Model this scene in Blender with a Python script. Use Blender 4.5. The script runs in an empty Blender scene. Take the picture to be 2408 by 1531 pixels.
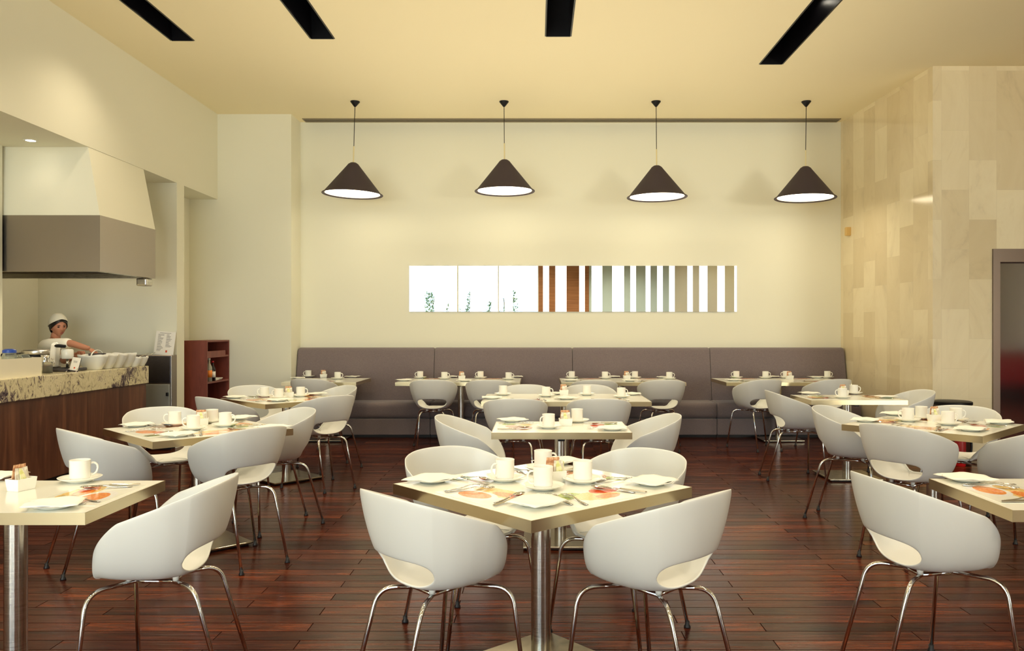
import bpy, bmesh, math, random
from mathutils import Vector, Matrix
C = bpy.context.scene.collection
sc = bpy.context.scene
PI = math.pi
R = math.radians
# ---------------------------------------------------------------- camera, world, lights, exposure
F = 1890.0; CX = 1262.0; CY = 775.0; H = 1.38          # focal length and principal point of the photograph (2408 x 1531), eye height
cam = bpy.data.objects.new('camera', bpy.data.cameras.new('camera')); C.objects.link(cam)
cam.location = (0, 0, H); cam.rotation_euler = (PI/2, 0, 0)
cam.data.sensor_width = 36; cam.data.lens = 36*F/2408
cam.data.shift_x = -(CX-1204)/2408; cam.data.shift_y = (CY-765.5)/2408
cam.data.clip_end = 200
sc.camera = cam
sc.view_settings.view_transform = 'Standard'; sc.view_settings.look = 'None'
sc.view_settings.gamma = 1.0; sc.view_settings.use_curve_mapping = False
sc.view_settings.exposure = 0.0
sc.cycles.max_bounces = 10; sc.cycles.diffuse_bounces = 6; sc.cycles.sample_clamp_indirect = 6
sc.cycles.caustics_reflective = False; sc.cycles.caustics_refractive = False
K = 1.03     # scale of the room, S: scale of the furniture, both found from the photograph's perspective
S = 1.065
w = bpy.data.worlds.new('daylight'); sc.world = w; w.use_nodes = True
w.node_tree.nodes['Background'].inputs[0].default_value = (0.80, 0.91, 1.0, 1)
w.node_tree.nodes['Background'].inputs[1].default_value = 1.6
def lamp(name, kind, loc, energy, color, rot=(0,0,0), **kw):
    l = bpy.data.lights.new(name, kind); l.energy = energy; l.color = color
    for k, v in kw.items(): setattr(l, k, v)
    o = bpy.data.objects.new(name, l); o.location = loc; o.rotation_euler = rot; C.objects.link(o); return o
CEIL = 4.21
WARM = (1.0, 0.84, 0.60)
# daylight coming in through the glass front behind the camera, then fill lamps added to it
lamp('window_daylight', 'AREA', (-2.6, -7.0, 2.6), 600, (0.44, 0.76, 1.0), (PI/2, 0, R(-4)), shape='RECTANGLE', size=9.0, size_y=5.2)
lamp('window_daylight', 'AREA', (8.4, -6.0, 2.4), 300, (0.60, 0.84, 1.0), (PI/2, 0, R(14)), shape='RECTANGLE', size=4.0, size_y=4.6)
lamp('added_up_fill', 'AREA', (-2.6, -5.3, 1.3), 1100, (1.0, 0.87, 0.60), (R(146), 0, R(-6)), shape='RECTANGLE', size=8.0, size_y=2.0)  # warm upward lamps added outside the windows to lighten the ceiling
lamp('added_up_fill', 'AREA', (8.0, -5.3, 1.3), 900, (1.0, 0.87, 0.60), (R(146), 0, R(16)), shape='RECTANGLE', size=3.4, size_y=2.0)
lamp('added_ceiling_fill', 'AREA', (0.2, 7.3, 2.5), 74, (1.0, 0.90, 0.67), (PI, 0, 0), shape='RECTANGLE', size=5.5, size_y=6.5)  # added fill facing up in mid-air, no fitting there
for x_, y_ in ((5.0, -1.4), (7.6, -0.5), (10.0, 1.5), (6.6, 5.0)): lamp('added_lobby_fill', 'SPOT', (x_, y_, CEIL-0.02), 230, (1.0, 0.93, 0.82), (0, 0, 0), spot_size=R(140), spot_blend=1.0, shadow_soft_size=0.12)  # unseen spots added to brighten the lobby walls and the lift door's reflection
SLOTX = [(-3.47, -3.26, 7.64), (-2.13, -1.915, 7.59), (0.088, 0.315, 7.53), (2.31, 2.54, 8.32)]
for i_, (a, b, e) in enumerate(SLOTX):
    for y in (7.0, 5.2, 3.2, 1.2, -1.2):
        q_ = (1.8 if i_ < 2 else 3.6) if y < 0 else 0.55 if y < 2 else 1.0  # spots behind the camera are added and boosted to brighten the end wall
        lamp('trough_spot', 'SPOT', ((a+b)/2*K, y*K, CEIL+0.015), (66, 108, 116, 116)[i_]*q_, WARM, (0, 0, 0), spot_size=R(125), spot_blend=1.0, shadow_soft_size=0.09)
# ---------------------------------------------------------------- helpers
def lin(c):
    return tuple((v/12.92 if v <= 0.04045 else ((v+0.055)/1.055)**2.4) for v in (x/255 for x in c))+(1,)
class NT:
    """small wrapper that builds node materials"""
    def __init__(s, name, base=(200,200,200), rough=0.5, metal=0.0, spec=0.5, **kw):
        s.m = bpy.data.materials.new(name); s.m.use_nodes = True; s.n = s.m.node_tree.nodes; s.l = s.m.node_tree.links
        s.b = s.n['Principled BSDF']; s.set('Base Color', lin(base) if isinstance(base, tuple) else base)
        s.set('Roughness', rough); s.set('Metallic', metal); s.set('Specular IOR Level', spec)
        for k, v in kw.items(): s.set(k.replace('_', ' '), v)
    def set(s, k, v): s.b.inputs[k].default_value = v
    def add(s, t, **kw):
        x = s.n.new(t)
        for k, v in kw.items():
            if k.startswith('i_'):
                key = k[2:]; key = int(key) if key.isdigit() else key.replace('_', ' ')
                x.inputs[key].default_value = v
            else: setattr(x, k, v)
        return x
    def link(s, a, b): s.l.new(a, b)
    def coord(s, kind='Object', scale=(1,1,1), rot=(0,0,0), loc=(0,0,0)):
        c = s.add('ShaderNodeTexCoord'); mp = s.add('ShaderNodeMapping'); s.link(c.outputs[kind], mp.inputs[0])
        mp.inputs['Scale'].default_value = scale; mp.inputs['Rotation'].default_value = rot; mp.inputs['Location'].default_value = loc
        return mp.outputs[0]
    def noise(s, vec, scale=5, detail=4, rough=0.5, dist=0.0):
        x = s.add('ShaderNodeTexNoise'); s.link(vec, x.inputs['Vector'])
        for k, v in (('Scale', scale), ('Detail', detail), ('Roughness', rough), ('Distortion', dist)): x.inputs[k].default_value = v
        return x.outputs['Fac']
    def ramp(s, fac, stops):
        x = s.add('ShaderNodeValToRGB'); s.link(fac, x.inputs[0]); e = x.color_ramp.elements
        while len(e) < len(stops): e.new(0.5)
        for el, (p, c) in zip(e, stops): el.position = p; el.color = lin(c)
        return x.outputs[0]
    def mix(s, fac, a, b, mode='MIX'):
        x = s.add('ShaderNodeMix', data_type='RGBA', blend_type=mode)
        for k, v in ((0, fac), (6, a), (7, b)):
            if hasattr(v, 'links'): s.link(v, x.inputs[k])
            else: x.inputs[k].default_value = v if not (isinstance(v, tuple) and len(v) == 3) else lin(v)
        return x.outputs[2]
    def math(s, op, a, b=None, clamp=False):
        x = s.add('ShaderNodeMath', operation=op, use_clamp=clamp)
        for k, v in ((0, a), (1, b)):
            if v is None: continue
            if hasattr(v, 'links'): s.link(v, x.inputs[k])
            else: x.inputs[k].default_value = v
        return x.outputs[0]
    def color(s, c): s.link(c, s.b.inputs['Base Color']); return s
    def bump(s, fac, strength=0.2, dist=0.01):
        x = s.add('ShaderNodeBump'); x.inputs['Strength'].default_value = strength; x.inputs['Distance'].default_value = dist
        s.link(fac, x.inputs['Height']); s.link(x.outputs[0], s.b.inputs['Normal']); return s
def emis(name, c, strength):
    n = NT(name, c, 0.5); n.set('Emission Color', lin(c)); n.set('Emission Strength', strength); return n.m
M = {}
def plaster(name, c):
    n = NT(name, c, 0.75, spec=0.25); f = n.noise(n.coord(), 60, 3); n.bump(f, 0.04, 0.003); return n.m
M['wall'] = plaster('cream_plaster', (236, 234, 216))
M['ceiling'] = plaster('ceiling_paint', (248, 236, 200))
M['green_wall'] = plaster('pale_green_paint', (214, 238, 242))
M['white'] = NT('white_ceramic', (240, 240, 234), 0.12, spec=0.5).m
M['chair'] = NT('white_shell_plastic', (224, 225, 221), 0.36, spec=0.4).m
M['chrome'] = NT('chrome', (215, 213, 210), 0.08, 1.0).m
M['rubber'] = NT('black_rubber', (22, 20, 24), 0.5).m
M['black'] = NT('black_matte', (12, 11, 15), 0.45, spec=0.3).m
def brushed(name, c, rough, sc_=(2, 2, 120)):
    n = NT(name, c, rough, 1.0); f = n.noise(n.coord(scale=sc_), 8, 3)
    n.link(n.math('MULTIPLY_ADD', f, 0.25), n.b.inputs['Roughness']); x = f.node
    mm = n.n[-1]; mm.inputs[2].default_value = rough-0.12; return n.m
M['steel'] = brushed('brushed_steel', (205, 200, 190), 0.28)
M['edge'] = NT('steel_edge_band', (204, 188, 152), 0.30, 1.0).m
M['hood_steel'] = brushed('hood_steel', (165, 155, 145), 0.34)
M['door_steel'] = NT('lift_door_steel', (188, 186, 190), 0.10, 1.0).m
M['galvanised'] = NT('galvanised_steel', (150, 150, 142), 0.4, 0.4).m
M['dark_steel'] = brushed('dark_steel', (95, 92, 100), 0.3)
M['laminate'] = NT('table_laminate', (236, 236, 226), 0.16, spec=0.5).m
M['napkin'] = NT('paper_napkin', (240, 240, 232), 0.8, spec=0.2).m
M['paper'] = NT('card_paper', (244, 240, 232), 0.6, spec=0.2).m
def wood_floor():
    n = NT('floor_boards', (90, 45, 30), 0.25, spec=0.3)
    n.set('IOR', 1.32)
    v = n.coord()
    br = n.add('ShaderNodeTexBrick', offset=0.37, offset_frequency=2, squash=1.0)
    n.link(v, br.inputs['Vector'])
    for k, val in (('Scale', 1.0), ('Mortar Size', 0.0024), ('Mortar Smooth', 0.1), ('Bias', 0.0), ('Brick Width', 1.05), ('Row Height', 0.105)): br.inputs[k].default_value = val
    br.inputs['Color1'].default_value = (0, 0, 0, 1); br.inputs['Color2'].default_value = (1, 1, 1, 1); br.inputs['Mortar'].default_value = (0.5, 0.5, 0.5, 1)
    off = n.mix(1.0, br.outputs['Color'], (7.3, 3.1, 0.0, 1), 'MULTIPLY')
    wv = n.mix(1.0, v, off, 'ADD')
    g = n.noise(n_scale(n, wv, (1.6, 15, 1)), 2.2, 6, 0.62, 0.5)
    big = n.noise(n_scale(n, wv, (1.3, 5, 1)), 1.1, 3, 0.5, 0.3)
    base = n.ramp(g, [(0.28, (62, 30, 24)), (0.5, (104, 54, 39)), (0.72, (150, 84, 56))])
    tone = n.ramp(big, [(0.3, (150, 132, 130)), (0.7, (255, 240, 215))])
    c = n.mix(1.0, base, tone, 'MULTIPLY')
    bt = n.ramp(br.outputs['Color'], [(0.0, (160, 146, 146)), (0.6, (215, 204, 198)), (1.0, (255, 250, 232))])
    c = n.mix(1.0, c, bt, 'MULTIPLY')
    c = n.mix(br.outputs['Fac'], c, (34, 17, 14)); n.color(c)
    rg = n.math('MULTIPLY_ADD', g, 0.20); rg.node.inputs[2].default_value = 0.13; n.link(rg, n.b.inputs['Roughness'])
    n.link(n.math('MULTIPLY', n.math('SUBTRACT', 1.0, br.outputs['Fac']), 0.3), n.b.inputs['Specular IOR Level'])
    hh = n.noise(n_scale(n, wv, (0.6, 9, 1)), 5, 3)
    n.bump(n.math('SUBTRACT', n.math('MULTIPLY', hh, 0.5), br.outputs['Fac']), 0.5, 0.004); return n.m
def n_scale(n, v, s_):
    mp = n.add('ShaderNodeMapping'); n.link(v, mp.inputs[0]); mp.inputs['Scale'].default_value = s_; return mp.outputs[0]
M['floor'] = wood_floor()
def grain(name, stops, sc_, scale=3, rough=0.4, dist=0.8):
    n = NT(name, (90, 60, 40), rough); f = n.noise(n.coord(scale=sc_), scale, 6, 0.6, dist); n.color(n.ramp(f, stops)); return n.m
M['walnut'] = grain('walnut_veneer', [(0.25, (60, 33, 24)), (0.5, (94, 57, 40)), (0.7, (126, 82, 58)), (0.85, (96, 59, 41))], (5, 5, 0.5), 2.2, 0.35)
M['mahogany'] = grain('mahogany_veneer', [(0.3, (112, 52, 40)), (0.6, (132, 64, 50)), (0.8, (146, 76, 58))], (4, 4, 0.7), 2.0, 0.4, 2.0)
M['panel_wood'] = grain('oak_wall_panel', [(0.3, (150, 100, 66)), (0.6, (180, 126, 86)), (0.8, (196, 142, 100))], (0.5, 0.5, 14), 2.0, 0.5)
def fabric():
    n = NT('grey_weave', (108, 98, 100), 0.95, spec=0.1)
    v = n.coord(); f = n.noise(v, 420, 2); g = n.noise(n.coord(scale=(1, 1, 0.35)), 240, 2)
    n.color(n.ramp(n.math('MULTIPLY', n.math('ADD', f, g), 0.5), [(0.3, (104, 94, 98)), (0.7, (138, 125, 126))]))
    n.set('Sheen Weight', 0.3); n.bump(f, 0.3, 0.002); return n.m
M['fabric'] = fabric()
def marble():
    n = NT('marble_tiles', (225, 208, 170), 0.13, spec=0.5)
    c = n.add('ShaderNodeTexCoord'); sp = n.add('ShaderNodeSeparateXYZ'); n.link(c.outputs['Object'], sp.inputs[0])
    cb = n.add('ShaderNodeCombineXYZ'); n.link(sp.outputs['Z'], cb.inputs['X'])
    n.link(n.math('ADD', sp.outputs['X'], n.math('MULTIPLY', sp.outputs['Y'], 1.0)), cb.inputs['Y'])
    br = n.add('ShaderNodeTexBrick', offset=0.5); n.link(cb.outputs[0], br.inputs['Vector'])
    for k, val in (('Scale', 1.0), ('Mortar Size', 0.0010), ('Mortar Smooth', 0.3), ('Brick Width', 0.64), ('Row Height', 0.295), ('Bias', 0.0)): br.inputs[k].default_value = val
    br.inputs['Color1'].default_value = (0, 0, 0, 1); br.inputs['Color2'].default_value = (1, 1, 1, 1)
    wv = n.mix(1.0, c.outputs['Object'], br.outputs['Color'], 'ADD')
    v1 = n.noise(n_scale(n, wv, (1, 1, 0.55)), 1.6, 6, 0.62, 2.2)
    a = n.ramp(v1, [(0.25, (220, 207, 178)), (0.42, (236, 223, 192)), (0.6, (240, 228, 198)), (0.8, (228, 213, 180))])
    bt = n.ramp(br.outputs['Color'], [(0.0, (236, 230, 218)), (1.0, (255, 254, 250))])
    a = n.mix(1.0, a, bt, 'MULTIPLY'); n.color(n.mix(br.outputs['Fac'], a, (214, 200, 168))); return n.m
M['marble'] = marble()
def granite():
    n = NT('veined_granite', (200, 185, 140), 0.18)
    v = n.coord(scale=(1, 1.0, 0.7))
    f = n.noise(v, 13, 8, 0.72, 2.4); g = n.noise(v, 2.3, 3, 0.5, 1.0)
    h = n.math('ADD', f, n.math('MULTIPLY', g, 0.55))
    n.color(n.ramp(h, [(0.62, (58, 48, 62)), (0.70, (128, 112, 108)), (0.75, (208, 198, 160)), (0.9, (228, 218, 184)), (0.97, (160, 146, 130))])); return n.m
M['granite'] = granite()
# ---- mesh helpers
def new(name, verts, faces, mat=None, parent=None, smooth=False, mats=None, fm=None):
    me = bpy.data.meshes.new(name); me.from_pydata([tuple(v) for v in verts], [], faces); me.update()
    for m_ in (mats or ([mat] if mat else [])): me.materials.append(m_)
    if fm:
        for p, i in zip(me.polygons, fm): p.material_index = i
    if smooth: me.polygons.foreach_set('use_smooth', [True]*len(me.polygons))
    o = bpy.data.objects.new(name, me); C.objects.link(o)
    if parent: o.parent = parent
    return o
class G:
    """collects geometry for one mesh"""
    def __init__(s): s.v = []; s.f = []; s.m = []
    def add(s, v, f, mi=0):
        k = len(s.v); s.v += [tuple(x) for x in v]; s.f += [tuple(i+k for i in q) for q in f]; s.m += [mi]*len(f); return s
    def box(s, a, b, mi=0, mat=None):
        x0, y0, z0 = a; x1, y1, z1 = b
        v = [Vector(p) for p in ((x0,y0,z0),(x1,y0,z0),(x1,y1,z0),(x0,y1,z0),(x0,y0,z1),(x1,y0,z1),(x1,y1,z1),(x0,y1,z1))]
        if mat: v = [mat @ p for p in v]
        return s.add(v, [(3,2,1,0),(4,5,6,7),(0,1,5,4),(1,2,6,5),(2,3,7,6),(3,0,4,7)], mi)
    def rbox(s, a, b, r=0.01, seg=3, mat=None, mi=0):
        bm = bmesh.new(); bmesh.ops.create_cube(bm, size=1)
        for v in bm.verts: v.co = Vector([(a[i]+b[i])/2+v.co[i]*(b[i]-a[i]) for i in range(3)])
        bmesh.ops.bevel(bm, geom=bm.edges[:]+bm.verts[:], offset=r, segments=seg, affect='EDGES', profile=0.5)
        bm.verts.index_update()
        s.add([(mat @ v.co) if mat else v.co for v in bm.verts], [[q.index for q in f.verts] for f in bm.faces], mi); bm.free(); return s
    def lathe(s, prof, n=32, at=(0,0,0), mi=0, sx=1, sy=1):
        v = []; f = []; k = len(prof)
        for i in range(n):
            a = 2*PI*i/n
            for r, z in prof: v.append((at[0]+r*math.cos(a)*sx, at[1]+r*math.sin(a)*sy, at[2]+z))
        for i in range(n):
            j = (i+1) % n
            for q in range(k-1): f.append((i*k+q, j*k+q, j*k+q+1, i*k+q+1))
        return s.add(v, f, mi)
    def tube(s, pts, r, n=10, closed=False, cap=True, mi=0):
        pts = [Vector(p) for p in pts]; rs = r if isinstance(r, (list, tuple)) else [r]*len(pts)
        v = []; f = []; up = None; N = len(pts)
        for i, p in enumerate(pts):
            if closed: t = (pts[(i+1) % N]-pts[i-1]).normalized()
            else: t = (pts[min(i+1, N-1)]-pts[max(i-1, 0)]).normalized()
            if up is None:
                up = Vector((0,0,1)) if abs(t.z) < 0.9 else Vector((1,0,0))
            a = t.cross(up).normalized(); b = a.cross(t).normalized(); up = b
            for q in range(n):
                w_ = 2*PI*q/n; v.append(p+(a*math.cos(w_)+b*math.sin(w_))*rs[i])
        for i in range(N if closed else N-1):
            for q in range(n):
                j = (q+1) % n; i2 = (i+1) % N; f.append((i*n+q, i*n+j, i2*n+j, i2*n+q))
        if cap and not closed: f += [tuple(reversed(range(n))), tuple(range((N-1)*n, N*n))]
        return s.add(v, f, mi)
    def poly(s, pts, z0, z1, mat=None, mi=0):
        n = len(pts); v = [Vector((x, y, z0)) for x, y in pts]+[Vector((x, y, z1)) for x, y in pts]
        if mat: v = [mat @ p for p in v]
        return s.add(v, [tuple(reversed(range(n))), tuple(range(n, 2*n))]+[(i, (i+1) % n, (i+1) % n+n, i+n) for i in range(n)], mi)
    def make(s, name, mat=None, parent=None, smooth=False, mats=None, auto=None):
        o = new(name, s.v, s.f, mat, parent, smooth, mats, s.m if mats else None)
        if auto is not None: sharp(o.data, auto)
        return o
def sharp(me, deg):
    me.polygons.foreach_set('use_smooth', [True]*len(me.polygons))
    bm = bmesh.new(); bm.from_mesh(me); bmesh.ops.recalc_face_normals(bm, faces=bm.faces[:])
    for e in bm.edges:
        if len(e.link_faces) == 2 and e.calc_face_angle(0) > R(deg): e.smooth = False
    bm.to_mesh(me); bm.free()
def tag(o, label, cat, group=None, kind=None):
    o['label'] = label; o['category'] = cat
    if group: o['group'] = group
    if kind: o['kind'] = kind
    return o
def thing(name, label, cat, loc=(0,0,0), rz=0, group=None):
    o = bpy.data.objects.new(name, None); C.objects.link(o); o.location = loc; o.rotation_euler = (0, 0, rz)
    o.empty_display_size = 0.1
    return tag(o, label, cat, group)
def struct(o, label=None):
    o['kind'] = 'structure'
    if label: o['label'] = label
    return o
KIDS = {}
def kids(o):
    return [c for c in bpy.data.objects if c.parent == o]
def copy_tree(src, loc, rz, label, group=None):
    def rec(o, par):
        if o.name not in KIDS: KIDS[o.name] = kids(o)
        c = o.copy(); C.objects.link(c); c.parent = par
        for ch in KIDS[o.name]: rec(ch, c)
        return c
    c = rec(src, None); c.location = loc; c.rotation_euler = (c.rotation_euler[0], c.rotation_euler[1], rz); c['label'] = label
    if group: c['group'] = group
    return c
class Proto:
    """the first placing moves the built thing itself, later ones copy it"""
    def __init__(s, root): s.root = root; s.used = False
    def put(s, loc, rz, label, group=None):
        if not s.used:
            s.used = True; o = s.root; o.location = loc; o.rotation_euler = (o.rotation_euler[0], o.rotation_euler[1], rz); o['label'] = label
            if group: o['group'] = group
            return o
        return copy_tree(s.root, loc, rz, label, group)
def arc(c, r, a0, a1, n, ax=(1,0,0), ay=(0,0,1)):
    c = Vector(c); ax = Vector(ax); ay = Vector(ay)
    return [c+(ax*math.cos(a0+(a1-a0)*i/n)+ay*math.sin(a0+(a1-a0)*i/n))*r for i in range(n+1)]
def fillet(pts, r, n=6):
    """round the inner corners of a polyline"""
    pts = [Vector(p) for p in pts]; out = [pts[0]]
    for i in range(1, len(pts)-1):
        a, b, c = pts[i-1], pts[i], pts[i+1]; d1 = (a-b).normalized(); d2 = (c-b).normalized()
        q = min(r, (a-b).length*0.49, (c-b).length*0.49); p1 = b+d1*q; p2 = b+d2*q
        for k in range(n+1):
            t = k/n; out.append(p1*(1-t)**2+b*2*t*(1-t)+p2*t*t)
    out.append(pts[-1]); return out
# ---------------------------------------------------------------- the setting
def kx(*v): return tuple(x*K for x in v)
def zk(z): return H+(z-1.34)*K
WY = 10.65*K; XL = -4.07*K; XR = 4.03*K; FY = -3.0
ZH = zk(3.0)
def slab(name, a, b, mat, label=None): return struct(G().box(a, b).make(name, mat), label)
slab('floor', (-7.5, FY-0.2, -0.1), (12, WY+0.3, 0), M['floor'], 'dark reddish brown hardwood board floor')
# ceiling with four open troughs
g = G(); xs = [-7.5]; 
for a, b, e in SLOTX: xs += [a*K, b*K]
xs.append(12)
for i in range(len(xs)-1):
    if i % 2 == 0: g.box((xs[i], FY-0.2, CEIL), (xs[i+1], WY+0.3, CEIL+0.02))
    else:
        e = SLOTX[i//2][2]*K
        g.box((xs[i], e, CEIL), (xs[i+1], WY+0.3, CEIL+0.02)); g.box((xs[i], FY-0.2, CEIL), (xs[i+1], FY+1.2, CEIL+0.02))
struct(g.make('ceiling', M['ceiling']), 'cream painted ceiling with black troughs')
for i, (a, b, e) in enumerate(SLOTX):
    a, b, e = a*K, b*K, e*K; t = 0.012; y0 = FY+1.2; zt = CEIL+0.42; z0 = CEIL-0.002
    g = G().box((a-t, y0, z0), (a+0.002, e, zt)).box((b-0.002, y0, z0), (b+t, e, zt)).box((a, e-0.002, z0), (b, e+t, zt)).box((a, y0-t, z0), (b, y0, zt)).box((a-t, y0-t, zt), (b+t, e+t, zt+t))
    o = g.make('trim_%d' % (i+1), NT('trough_black', (14, 13, 18), 0.32, spec=0.4).m if i == 0 else bpy.data.materials['trough_black'])
    struct(o, 'black recessed lighting trough cut in the ceiling')
# back wall, its recessed column at the left end
slab('wall_back', (-3.13*K, WY, 0), (XR+0.3, WY+0.3, CEIL), M['wall'], 'plain cream back wall above the bench')
slab('wall_back_column', (-4.75*K, 10.25*K, 0), (-3.13*K, WY+0.3, CEIL), M['wall'], 'cream projecting column beside the bench')
# left wall: header over the kitchen opening, pier, niche
slab('wall_left_header', (XL-0.3, FY, ZH), (XL, 10.25*K, CEIL), M['wall'], 'deep cream beam above the kitchen opening')
slab('wall_left_pier', (-4.75*K, 9.09*K, 0), (XL, 9.28*K, ZH), M['wall'], 'narrow cream pier between kitchen and niche')
slab('wall_left_niche', (-4.75*K, 9.28*K, 0), (-4.43*K, 10.25*K, ZH), M['wall'])
slab('wall_kitchen_soffit', (-5.9*K, FY, ZH), (XL-0.3, 10.25*K, ZH+0.1), M['wall'])
slab('wall_kitchen_back', (-5.9*K, 9.09*K, 0), (-4.75*K, 9.35*K, ZH), M['wall'])
slab('wall_kitchen_side', (-5.9*K, 7.25*K, 0), (-5.64*K, 9.09*K, ZH), M['wall'])
slab('wall_left', (-5.9*K, FY, 0), (-4.82*K, 7.25*K, ZH), M['wall'])
# marble clad wall on the right, going round a corner
pts = [(XR, WY), (4.13*K, 8.38*K), (4.62*K, 8.38*K), (4.62*K, 8.8*K), (4.5*K, 11.2*K), (XR, 11.2*K)]
struct(G().poly(pts, 0, CEIL).make('wall_right', M['marble']), 'cream marble tiled wall that turns a corner')
LX0, LX1, LZ = 4.75*K, 6.15*K, zk(2.18)
slab('wall_right_front', (4.62*K, 8.38*K, 0), (LX0, 8.8*K, CEIL), M['marble'])
slab('wall_right_over_lift', (LX0, 8.38*K, LZ), (LX1, 8.8*K, CEIL), M['marble'])
slab('wall_right_end', (LX1, 8.38*K, 0), (12, 8.8*K, CEIL), M['marble'])
M['taupe'] = plaster('taupe_plaster', (190, 186, 178))
slab('wall_side', (11.7, FY, 0), (12, 8.38*K, CEIL), M['taupe'])
slab('wall_front_taupe', (9.2, FY-0.2, 0), (11.7, FY, CEIL), M['taupe'])
# the lift door
g = G(); fr = 0.075
for a, b in (((LX0, 8.36*K, 0), (LX0+fr, 8.52*K, LZ)), ((LX1-fr, 8.36*K, 0), (LX1, 8.52*K, LZ)), ((LX0+fr, 8.36*K, LZ-0.14), (LX1-fr, 8.52*K, LZ))): g.box(a, b)
struct(g.make('door_1', NT('lift_frame_steel', (128, 112, 100), 0.3, 1.0).m), 'brushed steel lift door in the marble wall')
mid = (LX0+LX1)/2
p = bpy.data.objects['door_1']
G().rbox((LX0+fr, 8.47*K, 0.01), (mid-0.003, 8.5*K, LZ-0.14), 0.003).make('door_leaf', M['door_steel'], p)
G().rbox((mid+0.003, 8.47*K, 0.01), (LX1-fr, 8.5*K, LZ-0.14), 0.003).make('door_leaf', M['door_steel'], p)
pane_m = NT('window_glass', (235, 245, 245), 0.02, Alpha=0.05).m
M['window_frame'] = NT('white_window_frame', (238, 238, 234), 0.4).m
# glass front behind the camera, seen in the mirror and the steel
y0, y1 = FY-0.2, FY
slab('wall_front_panel', (0.06, y0, 0), (1.62, y1+0.02, CEIL), M['panel_wood'])
slab('wall_front', (1.62, y0, 0), (4.25, y1, CEIL), M['green_wall'])
slab('wall_front_plain', (4.25, y0, 0), (6.6, y1, CEIL), M['wall'])
slab('wall_front_left', (-7.5, y0, 0), (-4.82*K, y1, CEIL), M['wall'])
for wi, (a, b) in enumerate(((-4.82*K, 0.06), (6.6, 9.2))):
    g = G(); n = 4 if wi == 0 else 4
    for i in range(n+1):
        x = a+(b-a)*i/n; g.box((x-0.025, y0+0.05, 0), (x+0.025, y1, CEIL))
    g.box((a, y0+0.05, 0), (b, y1, 0.06)); g.box((a, y0+0.05, CEIL-0.1), (b, y1, CEIL))
    wn = struct(g.make('window_%d' % (wi+1), M['window_frame']), 'tall glazed front letting in daylight')
    for i in range(n):
        xa, xb = a+(b-a)*i/n+0.026, a+(b-a)*(i+1)/n-0.026
        G().box((xa, y0+0.10, 0.061), (xb, y0+0.108, CEIL-0.101)).make('glass_pane', pane_m, wn)
slab('terrace_ground', (-12, -14, -0.12), (14, FY-0.2, -0.02), NT('pale_paving', (205, 205, 198), 0.8).m)
# slot diffuser along the back edge of the ceiling
g = G(); x0, x1 = -3.04*K, 3.95*K; ya, yb = WY-0.20, WY-0.045
t = thing('ceiling_air_diffuser', 'long thin dark slotted air diffuser in the ceiling above the back wall', 'air vent', ((x0+x1)/2, (ya+yb)/2, CEIL))
L = (x1-x0)/2; W2 = (yb-ya)/2
fr = G()
for yy in (-W2, -W2/3, W2/3, W2): fr.box((-L, yy-0.007, -0.012), (L, yy+0.007, 0.0))
fr.box((-L-0.01, -W2-0.007, -0.012), (-L, W2+0.007, 0)); fr.box((L, -W2-0.007, -0.012), (L+0.01, W2+0.007, 0))
fr.make('frame', NT('diffuser_metal', (150, 138, 112), 0.5).m, t)
G().box((-L, -W2, -0.006), (L, W2, -0.001)).make('slot', M['black'], t)
# mirror strip with luminous white stripes set in the back wall
MX = lambda px: (px-CX)/F*WY
mx0, mx1 = MX(963), MX(1732); mz0, mz1 = H+(775-733)/F*WY, H+(775-625.5)/F*WY
mir = thing('wall_mirror', 'long narrow wall mirror with glowing white vertical stripes in the back wall', 'mirror', ((mx0+mx1)/2, WY, mz0))
ox, oz = (mx0+mx1)/2, mz0
G().box((mx0-ox, -0.012, 0), (mx1-ox, 0.0, mz1-oz)).make('mirror_glass', NT('mirror', (240, 244, 240), 0.0, 1.0).m, mir)
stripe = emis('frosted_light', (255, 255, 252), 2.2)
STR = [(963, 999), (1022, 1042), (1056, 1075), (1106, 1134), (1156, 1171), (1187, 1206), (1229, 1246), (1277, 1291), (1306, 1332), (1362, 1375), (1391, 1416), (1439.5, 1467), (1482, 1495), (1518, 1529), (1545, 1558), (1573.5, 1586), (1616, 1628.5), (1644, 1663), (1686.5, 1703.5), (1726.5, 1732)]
for a, b in STR: G().box((MX(a)-ox, -0.015, 0), (MX(b)-ox, -0.0115, mz1-oz)).make('light_stripe', stripe, mir)
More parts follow.
